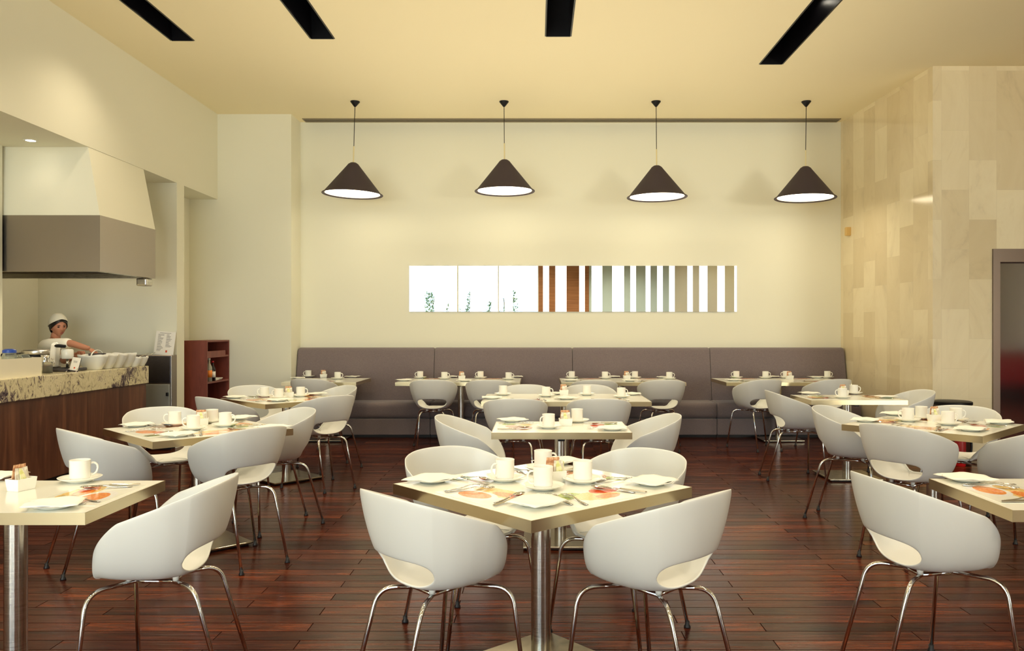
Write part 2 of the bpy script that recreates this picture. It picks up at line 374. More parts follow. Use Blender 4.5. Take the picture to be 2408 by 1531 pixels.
# reception desk far behind on the right and shrubs beyond the glass: both show only in reflections
red = NT('red_lacquer', (205, 22, 34), 0.3).m
t = thing('reception_desk', 'red lacquered reception desk reflected in the steel lift door', 'desk', (9.6, 1.4, 0))
G().box((-1.5, -0.3, 0), (1.5, 0.3, 0.3)).make('plinth', M['black'], t)
G().rbox((-1.55, -0.35, 0.3), (1.55, 0.35, 0.98), 0.02).make('body', red, t)
G().rbox((-1.6, -0.4, 0.98), (1.6, 0.4, 1.02), 0.01).make('top', M['laminate'], t)
rnd = random.Random(4)
leafm = NT('shrub_leaf', (96, 130, 98), 0.6).m
def shrub(x, y, h, label):
    t = thing('shrub', label, 'shrub', (x, y, -0.02), 0, 'shrubs outside the glass front')
    s_ = G()
    for k in range(6):
        a = rnd.uniform(0, 6.28); s_.tube([(0, 0, 0), (0.08*math.cos(a), 0.08*math.sin(a), h*0.5), (0.25*math.cos(a), 0.25*math.sin(a), h*0.9)], [0.015, 0.01, 0.005], 5)
    s_.make('stem', M['walnut'], t)
    g = G()
    for k in range(650):
        z = rnd.uniform(0.35, 1.0)*h; rr = 0.27*math.sqrt(max(0.02, 1-((z/h-0.6)/0.45)**2)); a = rnd.uniform(0, 6.28); q = rr*math.sqrt(rnd.random())
        p = Vector((q*math.cos(a), q*math.sin(a), z)); mt = Matrix.Translation(p) @ Matrix.Rotation(rnd.uniform(0, 6.28), 4, 'Z') @ Matrix.Rotation(rnd.uniform(-1, 1), 4, 'X')
        g.add([mt @ Vector(v) for v in ((0, 0, 0), (0.03, 0.05, 0.01), (0, 0.11, 0), (-0.03, 0.05, 0.01))], [(0, 1, 2, 3)])
    g.make('foliage', leafm, t)
for i, (x, y, h_) in enumerate(((-3.5, -4.4, 2.6), (-2.75, -4.6, 2.35), (-2.1, -4.4, 2.6), (-1.45, -4.6, 2.3), (-0.85, -4.4, 2.7))):
    shrub(x, y, h_, 'tall slender green shrub outside the window, number %s from the corner, reflected' % ('one', 'two', 'three', 'four', 'five')[i])
# ---- bench along the back wall
BY = 10.23
ban = [(-3.07*K, -1.335), (-1.335, 0.48), (0.48, 2.30), (2.30, 4.03*K)]
bx = [(703-CX)/F*(WY-0.1), (1023-CX)/F*(WY-0.1), (1345.5-CX)/F*(WY-0.1), (1667-CX)/F*(WY-0.1), 4.14]
sx = [(703-CX)/F*(WY-0.1), (1011-CX)/F*BY, (1349-CX)/F*BY, (1687-CX)/F*BY, 4.14]
for i in range(4):
    lab = ['grey upholstered bench section at the left end of the back wall', 'second grey upholstered bench section from the left along the back wall', 'third grey upholstered bench section from the left along the back wall', 'grey upholstered bench section at the right end beside the marble wall'][i]
    t = thing('banquette', lab, 'bench', (0, 0, 0), 0, 'grey bench sections along the back wall')
    bt = H-42.5/F*(WY-0.15)
    def cush(name, xa, xb, prof, r, mat):
        # extruded side profile with rounded ends
        n = 10; v = []; f = []; m_ = len(prof)
        cy = sum(p[0] for p in prof)/m_; cz = sum(p[1] for p in prof)/m_
        secs = [(xa, 0.0), (xa+r*0.15, 0.45*r), (xa+r*0.5, 0.8*r), (xa+r, r), (xb-r, r), (xb-r*0.5, 0.8*r), (xb-r*0.15, 0.45*r), (xb, 0.0)]
        for x, q in secs:
            for (py, pz) in prof:
                d = Vector((py-cy, pz-cz)); L_ = d.length; d = d*((L_-(r-q))/L_)
                v.append((x, cy+d.x, cz+d.y))
        for s_ in range(len(secs)-1):
            for j in range(m_): f.append((s_*m_+j, s_*m_+(j+1) % m_, (s_+1)*m_+(j+1) % m_, (s_+1)*m_+j))
        f += [tuple(range(m_)), tuple(reversed(range((len(secs)-1)*m_, len(secs)*m_)))]
        o = new(name, v, f, mat, t); sharp(o.data, 50); return o
    def rprof(y0, z0, y1, z1, r, lean=0.0):
        P = []
        for cx_, cz_, a in ((y1-r, z1-r, 0), (y0+r, z1-r, 90), (y0+r, z0+r, 180), (y1-r, z0+r, 270)):
            for k in range(5):
                w_ = R(a+k*22.5); z = cz_+r*math.sin(w_); P.append((cx_+r*math.cos(w_)+lean*(z-z0), z))
        return P
    cush('backrest', bx[i]+0.003, bx[i+1]-0.003, rprof(WY-0.30, 0.40, WY-0.17, bt, 0.045, 0.20), 0.02, M['fabric'])
    cush('seat_cushion', sx[i]+0.003, sx[i+1]-0.003, rprof(BY, 0.245, WY-0.26, 0.445, 0.06), 0.02, M['fabric'])
    G().rbox((sx[i]+0.003, BY+0.012, 0.035), (sx[i+1]-0.003, WY-0.02, 0.242), 0.012).make('base', M['fabric'], t)
    G().box((sx[i]+0.003, BY+0.06, 0.0), (sx[i+1]-0.003, WY-0.02, 0.036)).make('plinth', M['black'], t)
# small round thing on the marble wall
tag(G().rbox((4.0*K-0.02, WY-0.32, zk(2.55)), (4.0*K+0.06, WY-0.26, zk(2.66)), 0.01).make('wall_sensor', NT('amber_plastic', (214, 178, 110), 0.5).m), 'tiny amber sensor box on the marble wall near the back corner', 'sensor')
# ---- pendant lamps
shade_m = NT('shade_black', (66, 56, 62), 0.6, spec=0.3).m
inner_m = NT('shade_white', (250, 248, 240), 0.6).m
glow = emis('lamp_glow', (255, 240, 206), 8.0)
PD = 9.68*K
ordn = ['leftmost', 'second from left', 'third from left', 'rightmost']
for i, (px, yc, tx) in enumerate(((829, 455, -1.6), (1187, 448, 0.5), (1545, 462, 0.6), (1893.5, 464, -0.6))):
    x = (px-CX)/F*PD; zr = H+(775-yc)/F*PD; Rr = 0.372; hh = 0.385
    t = thing('pendant_lamp', 'black conical pendant lamp with glowing underside, %s of the four' % ordn[i], 'lamp', (x, PD, zr), 0, 'pendant lamps in front of the back wall')
    c = G().lathe([(0.0, 0.0), (0.058, 0.0), (0.058, -0.008), (0.012, -0.066), (0.0, -0.07)], 24).make('canopy', M['black'], t, auto=40); c.location = (0, 0, CEIL-zr)
    G().tube([(0, 0, hh+0.19), (0, 0, CEIL-zr-0.06)], 0.0045, 6).make('cord', M['black'], t)
    G().tube([(0, 0, hh-0.01), (0, 0, hh+0.20)], 0.008, 8).make('stem', NT('pale_rod', (222, 208, 160), 0.4).m, t)
    sh = [(0.0, hh), (0.035, hh-0.004), (0.062, hh-0.022), (0.085, hh-0.052)]+[(0.085+(0.345-0.085)*k/6, hh-0.052-(hh-0.062)*k/6) for k in range(1, 7)]+[(Rr, -0.006), (Rr+0.002, -0.012), (Rr-0.003, -0.016), (0.335, 0.0)]
    s_ = G().lathe(sh, 64).make('shade', shade_m, t, auto=60)
    li = [(0.338, -0.004), (0.30, 0.045), (0.09, hh-0.075), (0.0, hh-0.03)]
    G().lathe(li, 48).make('shade_lining', inner_m, t, smooth=True)
    G().lathe([(0.0, 0.012), (0.325, 0.012), (0.325, 0.006), (0.0, 0.006)], 48).make('diffuser', glow, t)
    t.rotation_euler = (0, R(tx*-1), 0)
# spot heads inside the trough above the marble corner
for i, y in enumerate((7.25*K, 6.85*K, 4.9*K)):
    x = 2.425*K
    t = thing('spotlight', 'white spotlight head inside the black ceiling trough at the right, %s' % ('first from its end', 'second from its end', 'third from its end')[i], 'spotlight', (x, y, CEIL+0.22), 0, 'spotlights in the right trough')
    G().lathe([(0.0, 0.08), (0.04, 0.07), (0.06, 0.0), (0.055, -0.01), (0.05, 0.0), (0, 0.02)], 24).make('housing', M['white'], t, auto=40)
    G().tube([(0, 0, 0.07), (0, 0, 0.2)], 0.012, 8).make('stem', M['black'], t)
    G().lathe([(0, 0.01), (0.046, 0.0)], 24).make('lens', emis('spot_lens', (255, 246, 226), 9.0) if i == 0 else bpy.data.materials['spot_lens'], t)
# ---------------------------------------------------------------- tables
TZ = 0.746
def make_table(w, d, name, plate=0.50):
    t = thing(name, name, 'table')
    th = 0.042
    g = G().rbox((-w/2+0.003, -d/2+0.003, TZ-th+0.004), (w/2-0.003, d/2-0.003, TZ), 0.002, 1); g.make('tabletop', M['laminate'], t)
    e = G(); b = 0.004
    for a, c in (((-w/2, -d/2), (w/2, -d/2+b)), ((-w/2, d/2-b), (w/2, d/2)), ((-w/2, -d/2+b), (-w/2+b, d/2-b)), ((w/2-b, -d/2+b), (w/2, d/2-b))):
        e.box((a[0], a[1], TZ-th), (c[0], c[1], TZ-0.0005))
    e.make('edge_band', M['edge'], t)
    G().rbox((-0.17, -0.17, TZ-th-0.012), (0.17, 0.17, TZ-th+0.002), 0.004).box((-0.02, -w*0.0-0.24, TZ-th-0.02), (0.02, 0.24, TZ-th)).make('mounting_plate', M['black'], t)
    G().lathe([(0.0, 0.012), (0.040, 0.012), (0.040, TZ-th-0.012), (0, TZ-th-0.012)], 40).make('pole', M['pole'], t, auto=50)
    q = plate/2
    G().rbox((-q, -q, 0.012), (q, q, 0.026), 0.004).make('base_plate', M['base'], t)
    G().rbox((-q+0.02, -q+0.02, 0.0), (q-0.02, q-0.02, 0.012), 0.003).make('base_foot', M['black'], t)
    return t
M['pole'] = brushed('pole_steel', (200, 196, 190), 0.20, (1, 1, 60))
M['base'] = brushed('base_steel', (170, 160, 140), 0.22)
P_sq, P_two, P_long, P_bench = (Proto(make_table(*a)) for a in ((0.862, 0.862, 'dining_table'), (0.868, 0.60, 'dining_table', 0.48), (1.50, 0.86, 'dining_table'), (0.90, 0.86, 'dining_table')))
TAB = {  # name: proto, x, y (before the furniture scale), turn in degrees, phrase, kind of top
 'T1': (P_sq, 0.016, 3.073, 41.7, 'foreground table', 'square white table with steel edge set corner-on, in the foreground centre'),
 'T2': (P_two, 0.145, 4.925, 0, 'second centre table', 'small white steel-edged two-seat table directly behind the foreground centre table'),
 'T3': (P_long, 0.245, 7.03, 0, 'long centre table', 'long white four-seat table in the centre, just before the bench tables'),
 'B1': (P_bench, -2.46, 9.47, 0, 'leftmost bench table', 'short white table by the left end of the grey bench'),
 'B2': (P_long, -0.89, 9.45, 0, 'second bench table', 'long white table at the bench, left of the picture centre'),
 'B3': (P_long, 0.98, 9.45, 0, 'third bench table', 'long white table at the bench, right of the picture centre'),
 'B4': (P_long, 2.84, 9.45, 0, 'rightmost bench table', 'long white table at the right end of the grey bench'),
 'L1': (P_two, -1.873, 2.89, 0, 'front left table', 'white two-seat table cut by the left edge of the picture'),
 'L2': (P_sq, -2.035, 4.83, 45.0, 'middle left table', 'square white table set corner-on beside the kitchen counter, nearer one'),
 'L3': (P_sq, -2.17, 6.97, 46.0, 'back left table', 'square white table set corner-on before the red wood shelf unit'),
 'R1': (P_two, 1.975, 2.93, 0, 'front right table', 'white two-seat table cut by the right edge of the picture'),
 'R2': (P_sq, 2.49, 5.05, 44.5, 'middle right table', 'square white table set corner-on at the right, near the fire extinguisher'),
 'R3': (P_two, 2.72, 7.05, 0, 'back right table', 'small white two-seat table beside the marble wall corner'),
}
for k, (pr, x, y, rz, ph, lab) in TAB.items():
    pr.put((x*S, y*S, 0), R(rz), lab, 'steel edged white pedestal tables')
# ---------------------------------------------------------------- chairs
SP=dict(ra=0.2685,rf=0.211,rb=0.2546,rn=2.471,ba=0.1873,bf=0.2209,bb=0.1716,bn=2.4,zt=0.8023,sl=0.3782,yk=-0.3059,za=0.6162,q0=29.5282,q1=80.1629,z0=0.4361,PH=50.3038,ZU=0.5038,DH=0.06,UH=0.055,k1=0.6041,k2=0.5759,fl=0.1933,wp=1.35,mp=0.0198)
def shell_rows(SP=SP):
    g=SP
    q0,q1=g['q0'],g['q1']
    half=[0,8,16,24,31,q0-2]+[q0+(q1-q0)*f for f in (0,.03,.08,.15,.24,.35,.47,.58,.68,.78,.88,.95,1)]+[q1+3,q1+8,96,100,110,118]
    PH=g['PH']; e=180-PH
    half=[h for h in half if h<e-4]+[e,e+.4,e+1.6,e+3.6,e+6.5,e+11]+[h for h in (148,156,164,172,180) if h>e+13]
    phis=half+[360-p for p in reversed(half[1:-1])]
    def sup(p,a,bf,bb,n):
        s,c=math.sin(p),math.cos(p); b=bf if c>0 else bb
        return (abs(s/a)**n+abs(c/b)**n)**(-1/n)
    Z0=g['z0']
    def prof(pd):
        p=math.radians(pd); q=pd if pd<=180 else 360-pd
        Rb=sup(p,g['ba'],g['bf'],g['bb'],g['bn']); Rt=sup(p,g['ra'],g['rf'],g['rb'],g['rn'])
        y=Rt*math.cos(p); d=y-g['yk']; d=.5*(d+math.sqrt(d*d+.06**2))
        zt=g['zt']-g['sl']*d
        zt=max(zt,g['za'])
        f=min(1,max(0,(q1-q)/(q1-q0)))
        w=(1-f**g['wp'])**0.74
        zl=Z0-.008
        zt=zl+(zt-zl)*w
        Fl=sup(p,g['ra']*.93,g['fl'],g['rb'],g['rn']); Rt=Fl+(Rt-Fl)*w
        P=[(Rb*.68,Z0),(Rb*1.08,Z0-.002),(Rb+g['k1']*(Rt-Rb)+g['mp'],Z0+g['k2']*(zt-Z0)),(Rt,zt)]
        def B(t):
            u=1-t; k=(u**3,3*u*u*t,3*u*t*t,t**3)
            return sum(a*b[0] for a,b in zip(k,P)),sum(a*b[1] for a,b in zip(k,P))
        return B,p,q
    def tz(B,z):
        lo,hi=0,1
        for _ in range(22):
            m=(lo+hi)/2
            if B(m)[1]<z: lo=m
            else: hi=m
        return lo
    ZU=g['ZU']; DH=g['DH']
    Be,_,_=prof(180-PH); tend=tz(Be,ZU-.01)
    rows=[]
    for pd in phis:
        B,p,q=prof(pd); d=180-q
        if d<PH-.01:
            e=math.sqrt(max(0,1-(d/PH)**3.2)); f=math.sqrt(max(0,1-(d/PH)**5))
            tA=tz(B,ZU-.01-(DH-.01)*e); tB=tz(B,ZU-.01+g['UH']*f)
        else: tA=tB=tend
        pts=[]
        r0=B(0)[0]
        for f in (.4,.75,1): pts.append((r0*f,Z0-.004*(1-f)))
        for k in range(1,5): pts.append(B(tA*k/4))
        pts.append(B(tB))
        for k in range(1,7): pts.append(B(tB+(1-tB)*k/6))
        s,c=math.sin(p),math.cos(p)
        rows.append((pd,d,[(r*s,r*c,z) for r,z in pts]))
    return rows,Z0,PH

def make_chair():
    t = thing('dining_chair', 'chair', 'chair')
    rows, Z0, PH = shell_rows(); sz = lambda z: z+0.04
    bm = bmesh.new(); c0 = bm.verts.new((0, 0, sz(Z0-0.005)))
    V = [[bm.verts.new((p[0], p[1], sz(p[2]))) for p in r[2]] for r in rows]
    n = len(V); m_ = len(V[0])
    for i in range(n):
        j = (i+1) % n; bm.faces.new((c0, V[j][0], V[i][0]))
        for k in range(m_-1):
            if k == 6 and rows[i][1] < PH and rows[j][1] < PH+1 or k == 6 and rows[j][1] < PH and rows[i][1] < PH+1: continue
            bm.faces.new((V[i][k], V[j][k], V[j][k+1], V[i][k+1]))
    bmesh.ops.remove_doubles(bm, verts=bm.verts[:], dist=0.0012)
    bmesh.ops.recalc_face_normals(bm, faces=bm.faces[:])
    me = bpy.data.meshes.new('shell'); bm.to_mesh(me); bm.free(); me.materials.append(M['chair'])
    me.polygons.foreach_set('use_smooth', [True]*len(me.polygons))
    o = bpy.data.objects.new('shell', me); C.objects.link(o); o.parent = t
    # make sure normals point down and outwards
    if sum(p.normal.z for p in me.polygons if p.center.length < 0.43 and abs(p.center.x) < 0.1 and abs(p.center.y) < 0.1) > 0: me.flip_normals()
    so = o.modifiers.new('thickness', 'SOLIDIFY'); so.thickness = 0.0085; so.offset = 1.0; so.use_rim = True; so.edge_crease_rim = 0.35
    su = o.modifiers.new('smooth', 'SUBSURF'); su.levels = 1; su.render_levels = 2
    zt = 0.438; mnt = G(); fr = G()
    MP = []
    for sx_ in (-1, 1):
        for mx_, fy, kx_, ky, fx, fyy in ((0.045, 0.085, 0.195, 0.19, 0.262, 0.205), (0.058, -0.062, 0.138, -0.165, 0.152, -0.285)):
            m0 = Vector((sx_*mx_, fy, zt)); kn = Vector((sx_*kx_, ky, zt+0.002)); ft = Vector((sx_*fx, fyy, 0.022))
            l = G().tube(fillet([m0, kn, ft], 0.07, 8), 0.0086, 12).make('leg', M['chrome'], t, smooth=True)
            G().lathe([(0.0, 0.0), (0.015, 0.0), (0.016, 0.006), (0.010, 0.016), (0.011, 0.03), (0.0, 0.03)], 14, at=(ft.x, ft.y, 0)).make('glide', M['rubber'], l, smooth=True)
            G().lathe([(0.0, 0.006), (0.011, 0.006), (0.014, 0.034), (0.0, 0.034)], 12, at=(m0.x+(kn.x-m0.x)*0.12, m0.y+(kn.y-m0.y)*0.12, zt)).make('mounting_stud', M['white'], l, smooth=True)
            MP.append(m0)
    fr.tube(fillet([MP[1], MP[0], MP[2], MP[3]], 0.03, 4), 0.0086, 12, closed=False).tube([MP[1], MP[3]], 0.0086, 12)
    fr.make('frame', M['chrome'], t, smooth=True)
    return t
chair = Proto(make_chair())
CH = [
  (-0.362, 2.945, -46.8, 'near left seat of the foreground table'),
  (0.425, 2.938, 45.7, 'near right seat of the foreground table'),
  (-0.316, 3.679, -138.0, 'far left seat of the foreground table'),
  (0.388, 3.627, 135.0, 'far right seat of the foreground table'),
  (-0.404, 5.278, -92.5, 'left end of the second centre table'),
  (0.696, 5.359, 92.6, 'right end of the second centre table'),
  (-0.180, 6.832, -0.4, 'near left seat of the long centre table'),
  (0.526, 6.827, -0.9, 'near right seat of the long centre table'),
  (-0.135, 8.03, 170.6, 'far left seat of the long centre table'),
  (0.545, 8.04, 186.7, 'far right seat of the long centre table'),
  (-1.192, 9.307, -0.1, 'left seat at the second bench table'),
  (-0.545, 9.257, -0.5, 'right seat at the second bench table'),
  (0.659, 9.239, -0.7, 'left seat at the third bench table'),
  (1.435, 9.276, 2.1, 'right seat at the third bench table'),
  (2.548, 9.330, 15.9, 'left seat at the rightmost bench table'),
  (3.384, 9.420, 15.6, 'right seat at the rightmost bench table'),
  (-2.618, 9.505, -8.0, 'lone seat at the leftmost bench table'),
  (-1.423, 3.062, 92.8, 'turned aside at the front left table'),
  (-2.524, 4.743, -43.7, 'near left seat of the middle left table'),
  (-1.794, 4.807, 53.0, 'near right seat of the middle left table'),
  (-2.619, 5.681, -141.9, 'far left seat of the middle left table'),
  (-1.839, 5.663, 128.3, 'far right seat of the middle left table'),
  (-2.654, 6.955, -35.9, 'near left seat of the back left table'),
  (-1.894, 7.058, 48.5, 'near right seat of the back left table'),
  (-2.765, 7.971, -140.3, 'far left seat of the back left table'),
  (-2.070, 7.981, 130.6, 'far right seat of the back left table'),
  (1.530, 3.154, -80.9, 'in front of the front right table'),
  (2.281, 4.926, -55.0, 'near left seat of the middle right table'),
  (2.942, 4.860, 28.1, 'near right seat of the middle right table'),
  (2.284, 5.838, -127.1, 'far left seat of the middle right table'),
  (3.035, 5.789, 143.4, 'far right seat of the middle right table'),
  (2.398, 7.476, -91.6, 'left end of the back right table'),
  (3.429, 7.534, 92.9, 'right end of the back right table'),
]
for x, y, a, lab in CH:
    chair.put((x, y, 0), R(a), 'white bucket chair, '+lab, 'white shell dining chairs')
# ---------------------------------------------------------------- things on the tables
def on(px, py, z=TZ):
    d = (H-z)*F/(py-CY); return Vector(((px-CX)/F*d, d, z))
def make_cup():
    t = G().lathe([(0.0, 0.004), (0.026, 0.004), (0.028, 0.0), (0.030, 0.0), (0.036, 0.005), (0.0395, 0.014), (0.040, 0.08), (0.0408, 0.084), (0.0392, 0.0852), (0.0375, 0.083), (0.0365, 0.016), (0.030, 0.009), (0.0, 0.008)], 40).make('coffee_cup', M['white'], auto=50)
    tag(t, 'cup', 'cup')
    hp = [Vector((0.038, 0, 0.068)), Vector((0.052, 0, 0.070)), Vector((0.064, 0, 0.060)), Vector((0.066, 0, 0.044)), Vector((0.060, 0, 0.028)), Vector((0.048, 0, 0.019)), Vector((0.037, 0, 0.018))]
    h = G().tube(fillet(hp, 0.01, 3), 0.0042, 8).make('handle', M['white'], t, smooth=True)
    return t
def make_saucer():
    o = G().lathe([(0.0, 0.003), (0.030, 0.003), (0.032, 0.0), (0.040, 0.0), (0.044, 0.003), (0.070, 0.013), (0.083, 0.020), (0.084, 0.0215), (0.082, 0.0225), (0.066, 0.016), (0.042, 0.0075), (0.0, 0.0065)], 48).make('saucer', M['white'], auto=60)
    return tag(o, 'saucer', 'saucer')
def make_plate():
    o = G().lathe([(0.0, 0.003), (0.040, 0.003), (0.043, 0.0), (0.052, 0.0), (0.056, 0.004), (0.080, 0.011), (0.090, 0.015), (0.0905, 0.017), (0.088, 0.0175), (0.074, 0.0125), (0.055, 0.0075), (0.0, 0.0070)], 48).make('side_plate', M['white'], auto=60)
    return tag(o, 'plate', 'plate')
def make_napkin(seed):
    rr = random.Random(seed); n = 10; a = 0.088; v = []; f = []
    sk = rr.uniform(-0.01, 0.01); fl = [rr.uniform(-0.004, 0.008) for _ in range(4)]
    for i in range(n+1):
        for j in range(n+1):
            x = -1+2*i/n; y = -1+2*j/n; q = abs(x)**3*abs(y)**3
            k = (0 if x < 0 else 1)+(0 if y < 0 else 2)
            z = 0.0135+0.0022*math.sin(2.6*x+seed)*math.cos(1.7*y-seed)+(fl[k]-0.007)*q+0.002*math.sin(5*(x+y)+seed)*max(abs(x), abs(y))**2
            v.append((a*x*1.05+sk*y, a*y*0.92, z+0.004))
    for i in range(n):
        for j in range(n): f.append((i*(n+1)+j, (i+1)*(n+1)+j, (i+1)*(n+1)+j+1, i*(n+1)+j+1))
    o = new('paper_napkin', v, f, M['napkin'], smooth=True)
    m_ = o.modifiers.new('ply', 'SOLIDIFY'); m_.thickness = 0.0022; m_.offset = 1
    return tag(o, 'napkin', 'napkin')
cut = NT('cutlery_steel', (205, 202, 196), 0.16, 1.0).m
def blade(name, pts, zf, th, lab):
    """flat outline given as (y along, half width), bent by zf(y)"""
    g = G(); v = []; f = []
    for y, hw in pts:
        z = zf(y)
        v += [(-hw, y, z), (0, y, z+th*0.6), (hw, y, z), (0, y, z-th*0.4)]
    for i in range(len(pts)-1):
        for k in range(4): f.append((i*4+k, i*4+(k+1) % 4, (i+1)*4+(k+1) % 4, (i+1)*4+k))
    f += [(3, 2, 1, 0), tuple((len(pts)-1)*4+k for k in range(4))]
    return g.add(v, f)
hz = lambda y: 0.003+0.010*math.exp(-((y-0.03)/0.045)**2)
HAND = [(-0.098, 0.004), (-0.094, 0.0085), (-0.07, 0.0088), (-0.03, 0.006), (0.0, 0.0035), (0.025, 0.0035)]
def make_fork():
    g = blade('fork', HAND+[(0.035, 0.008), (0.045, 0.0115), (0.058, 0.012)], hz, 0.003, '')
    for k in range(4):
        x = -0.0102+k*0.0068
        g.tube([(x, 0.056, hz(0.056)+0.0004), (x, 0.085, 0.0045), (x*0.97, 0.104, 0.0072)], [0.0019, 0.0017, 0.0008], 6)
    return tag(g.make('fork', cut, smooth=True), 'fork', 'fork')
def make_knife():
    g = blade('knife', [(-0.11, 0.004), (-0.105, 0.008), (-0.05, 0.0085), (0.0, 0.006), (0.008, 0.005)], lambda y: 0.005, 0.006, '')
    g.add([(-0.007, 0.006, 0.0045), (0.005, 0.006, 0.0045), (0.007, 0.05, 0.0045), (0.006, 0.095, 0.0045), (-0.004, 0.115, 0.0045), (-0.007, 0.09, 0.0045), (-0.007, 0.006, 0.006), (0.005, 0.006, 0.0052), (0.007, 0.05, 0.0052), (0.006, 0.095, 0.0052), (-0.004, 0.115, 0.0052), (-0.007, 0.09, 0.006)],
          [(5, 4, 3, 2, 1, 0), (6, 7, 8, 9, 10, 11)]+[(i, (i+1) % 6, (i+1) % 6+6, i+6) for i in range(6)])
    return tag(g.make('table_knife', cut, smooth=False), 'knife', 'knife')
def make_spoon():
    g = blade('spoon', HAND, hz, 0.003, ''); v = []; f = []; n = 16
    for r_ in range(5):
        q = r_/4
        for k in range(n):
            a = 2*PI*k/n; v.append((0.0165*q*math.cos(a), 0.058+0.034*q*math.sin(a), 0.003+0.0075*q*q+0.001))
    for r_ in range(4):
        for k in range(n): f.append((r_*n+k, r_*n+(k+1) % n, (r_+1)*n+(k+1) % n, (r_+1)*n+k))
    v2 = [(x*1.03, 0.058+(y-0.058)*1.03, z-0.0015) for x, y, z in v]; k0 = len(v)
    f += [tuple(reversed([i+k0 for i in q])) for q in f[:]]
    f += [(4*n+k, 4*n+(k+1) % n, k0+4*n+(k+1) % n, k0+4*n+k) for k in range(n)]
    g.add(v+v2, f)
    return tag(g.make('spoon', cut, smooth=True), 'spoon', 'spoon')
def mat_material(i, cols, cents):
    n = NT('printed_placemat_%s' % 'abcd'[i], (240, 240, 228), 0.14, spec=0.5)
    c = n.add('ShaderNodeTexCoord'); v = c.outputs['Object']; col = None
    wob = n.noise(v, 22, 4, 0.6); fine = n.noise(v, 120, 3, 0.6)
    last = n.ramp(wob, [(0.3, (238, 240, 226)), (0.7, (247, 246, 238))])
    for (cx_, cy_, rx, ry, edge), (ca, cb) in zip(cents, cols):
        rx *= 1.35; ry *= 1.35
        mp = n.add('ShaderNodeMapping'); n.link(v, mp.inputs[0]); mp.inputs['Location'].default_value = (-cx_/rx, -cy_/ry, 0); mp.inputs['Scale'].default_value = (1/rx, 1/ry, 1)
        ln = n.add('ShaderNodeVectorMath', operation='LENGTH'); n.link(mp.outputs[0], ln.inputs[0])
        d = n.math('ADD', ln.outputs['Value'], n.math('MULTIPLY', wob, edge))
        mask = n.ramp(d, [(0.0, (255, 255, 255)), (0.94+edge*0.5, (255, 255, 255)), (1.0+edge*0.5, (0, 0, 0))])
        pic = n.ramp(fine, [(0.35, ca), (0.65, cb)])
        last = n.mix(mask, last, pic)
    n.color(last); n.set('Coat Weight', 0.3); n.set('Coat Roughness', 0.08); return n.m
OR = ((232, 112, 36), (248, 168, 70)); RD = ((206, 66, 34), (236, 104, 56)); GR = ((140, 170, 60), (196, 212, 120)); PN = ((236, 190, 96), (250, 220, 150)); WH = ((236, 236, 236), (250, 250, 250)); BR = ((196, 128, 84), (222, 164, 118))
MATS = [mat_material(0, [PN, OR, WH, OR, RD], [(0.02, 0.05, 0.15, 0.05, 0.25), (0.06, 0.045, 0.09, 0.03, 0.4), (-0.04, -0.045, 0.085, 0.052, 0.02), (-0.045, -0.042, 0.066, 0.038, 0.1), (0.11, 0.06, 0.055, 0.02, 0.2)]),
        mat_material(1, [GR, PN, RD, OR], [(-0.1, 0.04, 0.08, 0.05, 0.5), (0.0, -0.02, 0.1, 0.06, 0.4), (0.09, 0.03, 0.06, 0.04, 0.3), (0.03, -0.05, 0.05, 0.03, 0.3)]),
        mat_material(2, [BR, BR, GR, PN], [(0.06, 0.02, 0.11, 0.07, 0.35), (-0.02, -0.04, 0.07, 0.04, 0.5), (-0.13, -0.06, 0.045, 0.04, 0.3), (-0.08, 0.05, 0.06, 0.04, 0.4)]),
        mat_material(3, [RD, OR, GR], [(0.05, 0.03, 0.09, 0.045, 0.4), (-0.07, -0.02, 0.08, 0.05, 0.3), (0.13, -0.06, 0.04, 0.04, 0.3)])]
def make_mat(i):
    g = G().rbox((-0.19, -0.13, 0), (0.19, 0.13, 0.0012), 0.0003, 1)
    return tag(g.make('paper_placemat', MATS[i]), 'mat', 'placemat')
def make_caddy():
    w1, d1, w0, d0, h = 0.045, 0.033, 0.040, 0.027, 0.048
    v = []; f = []
    for (a, b, z) in ((w0, d0, 0), (w1, d1, h), (w1-0.004, d1-0.004, h), (w0-0.003, d0-0.003, 0.004)):
        v += [(-a, -b, z), (a, -b, z), (a, b, z), (-a, b, z)]
    for r_ in range(3):
        for k in range(4): f.append((r_*4+k, r_*4+(k+1) % 4, (r_+1)*4+(k+1) % 4, (r_+1)*4+k))
    f += [(3, 2, 1, 0), (12, 13, 14, 15)]
    o = new('sugar_caddy', v, f, M['white']); b = o.modifiers.new('round', 'BEVEL'); b.width = 0.002; b.segments = 2
    return tag(o, 'caddy', 'caddy')
def make_sachet(name, ca, cb):
    n = NT(name+'_print', ca, 0.5); n.color(n.ramp(n.noise(n.coord(scale=(1, 1, 1)), 45, 2), [(0.45, ca), (0.55, cb)]))
    w_, h_ = 0.019, 0.078; v = []; f = []
    for k in range(7):
        q = k/6; b = 0.0035*math.sin(PI*min(1, max(0, (q-0.08)/0.84)))+0.0004; z = h_*q
        v += [(-w_, -b*0.4, z), (0, -b, z), (w_, -b*0.4, z), (w_, b*0.4, z), (0, b, z), (-w_, b*0.4, z)]
    for k in range(6):
        for j in range(6): f.append((k*6+j, k*6+(j+1) % 6, (k+1)*6+(j+1) % 6, (k+1)*6+j))
    f += [(5, 4, 3, 2, 1, 0), tuple(36+j for j in range(6))]
    return tag(new('sugar_sachet', v, f, n.m, smooth=False), 'sachet', 'sugar sachet')
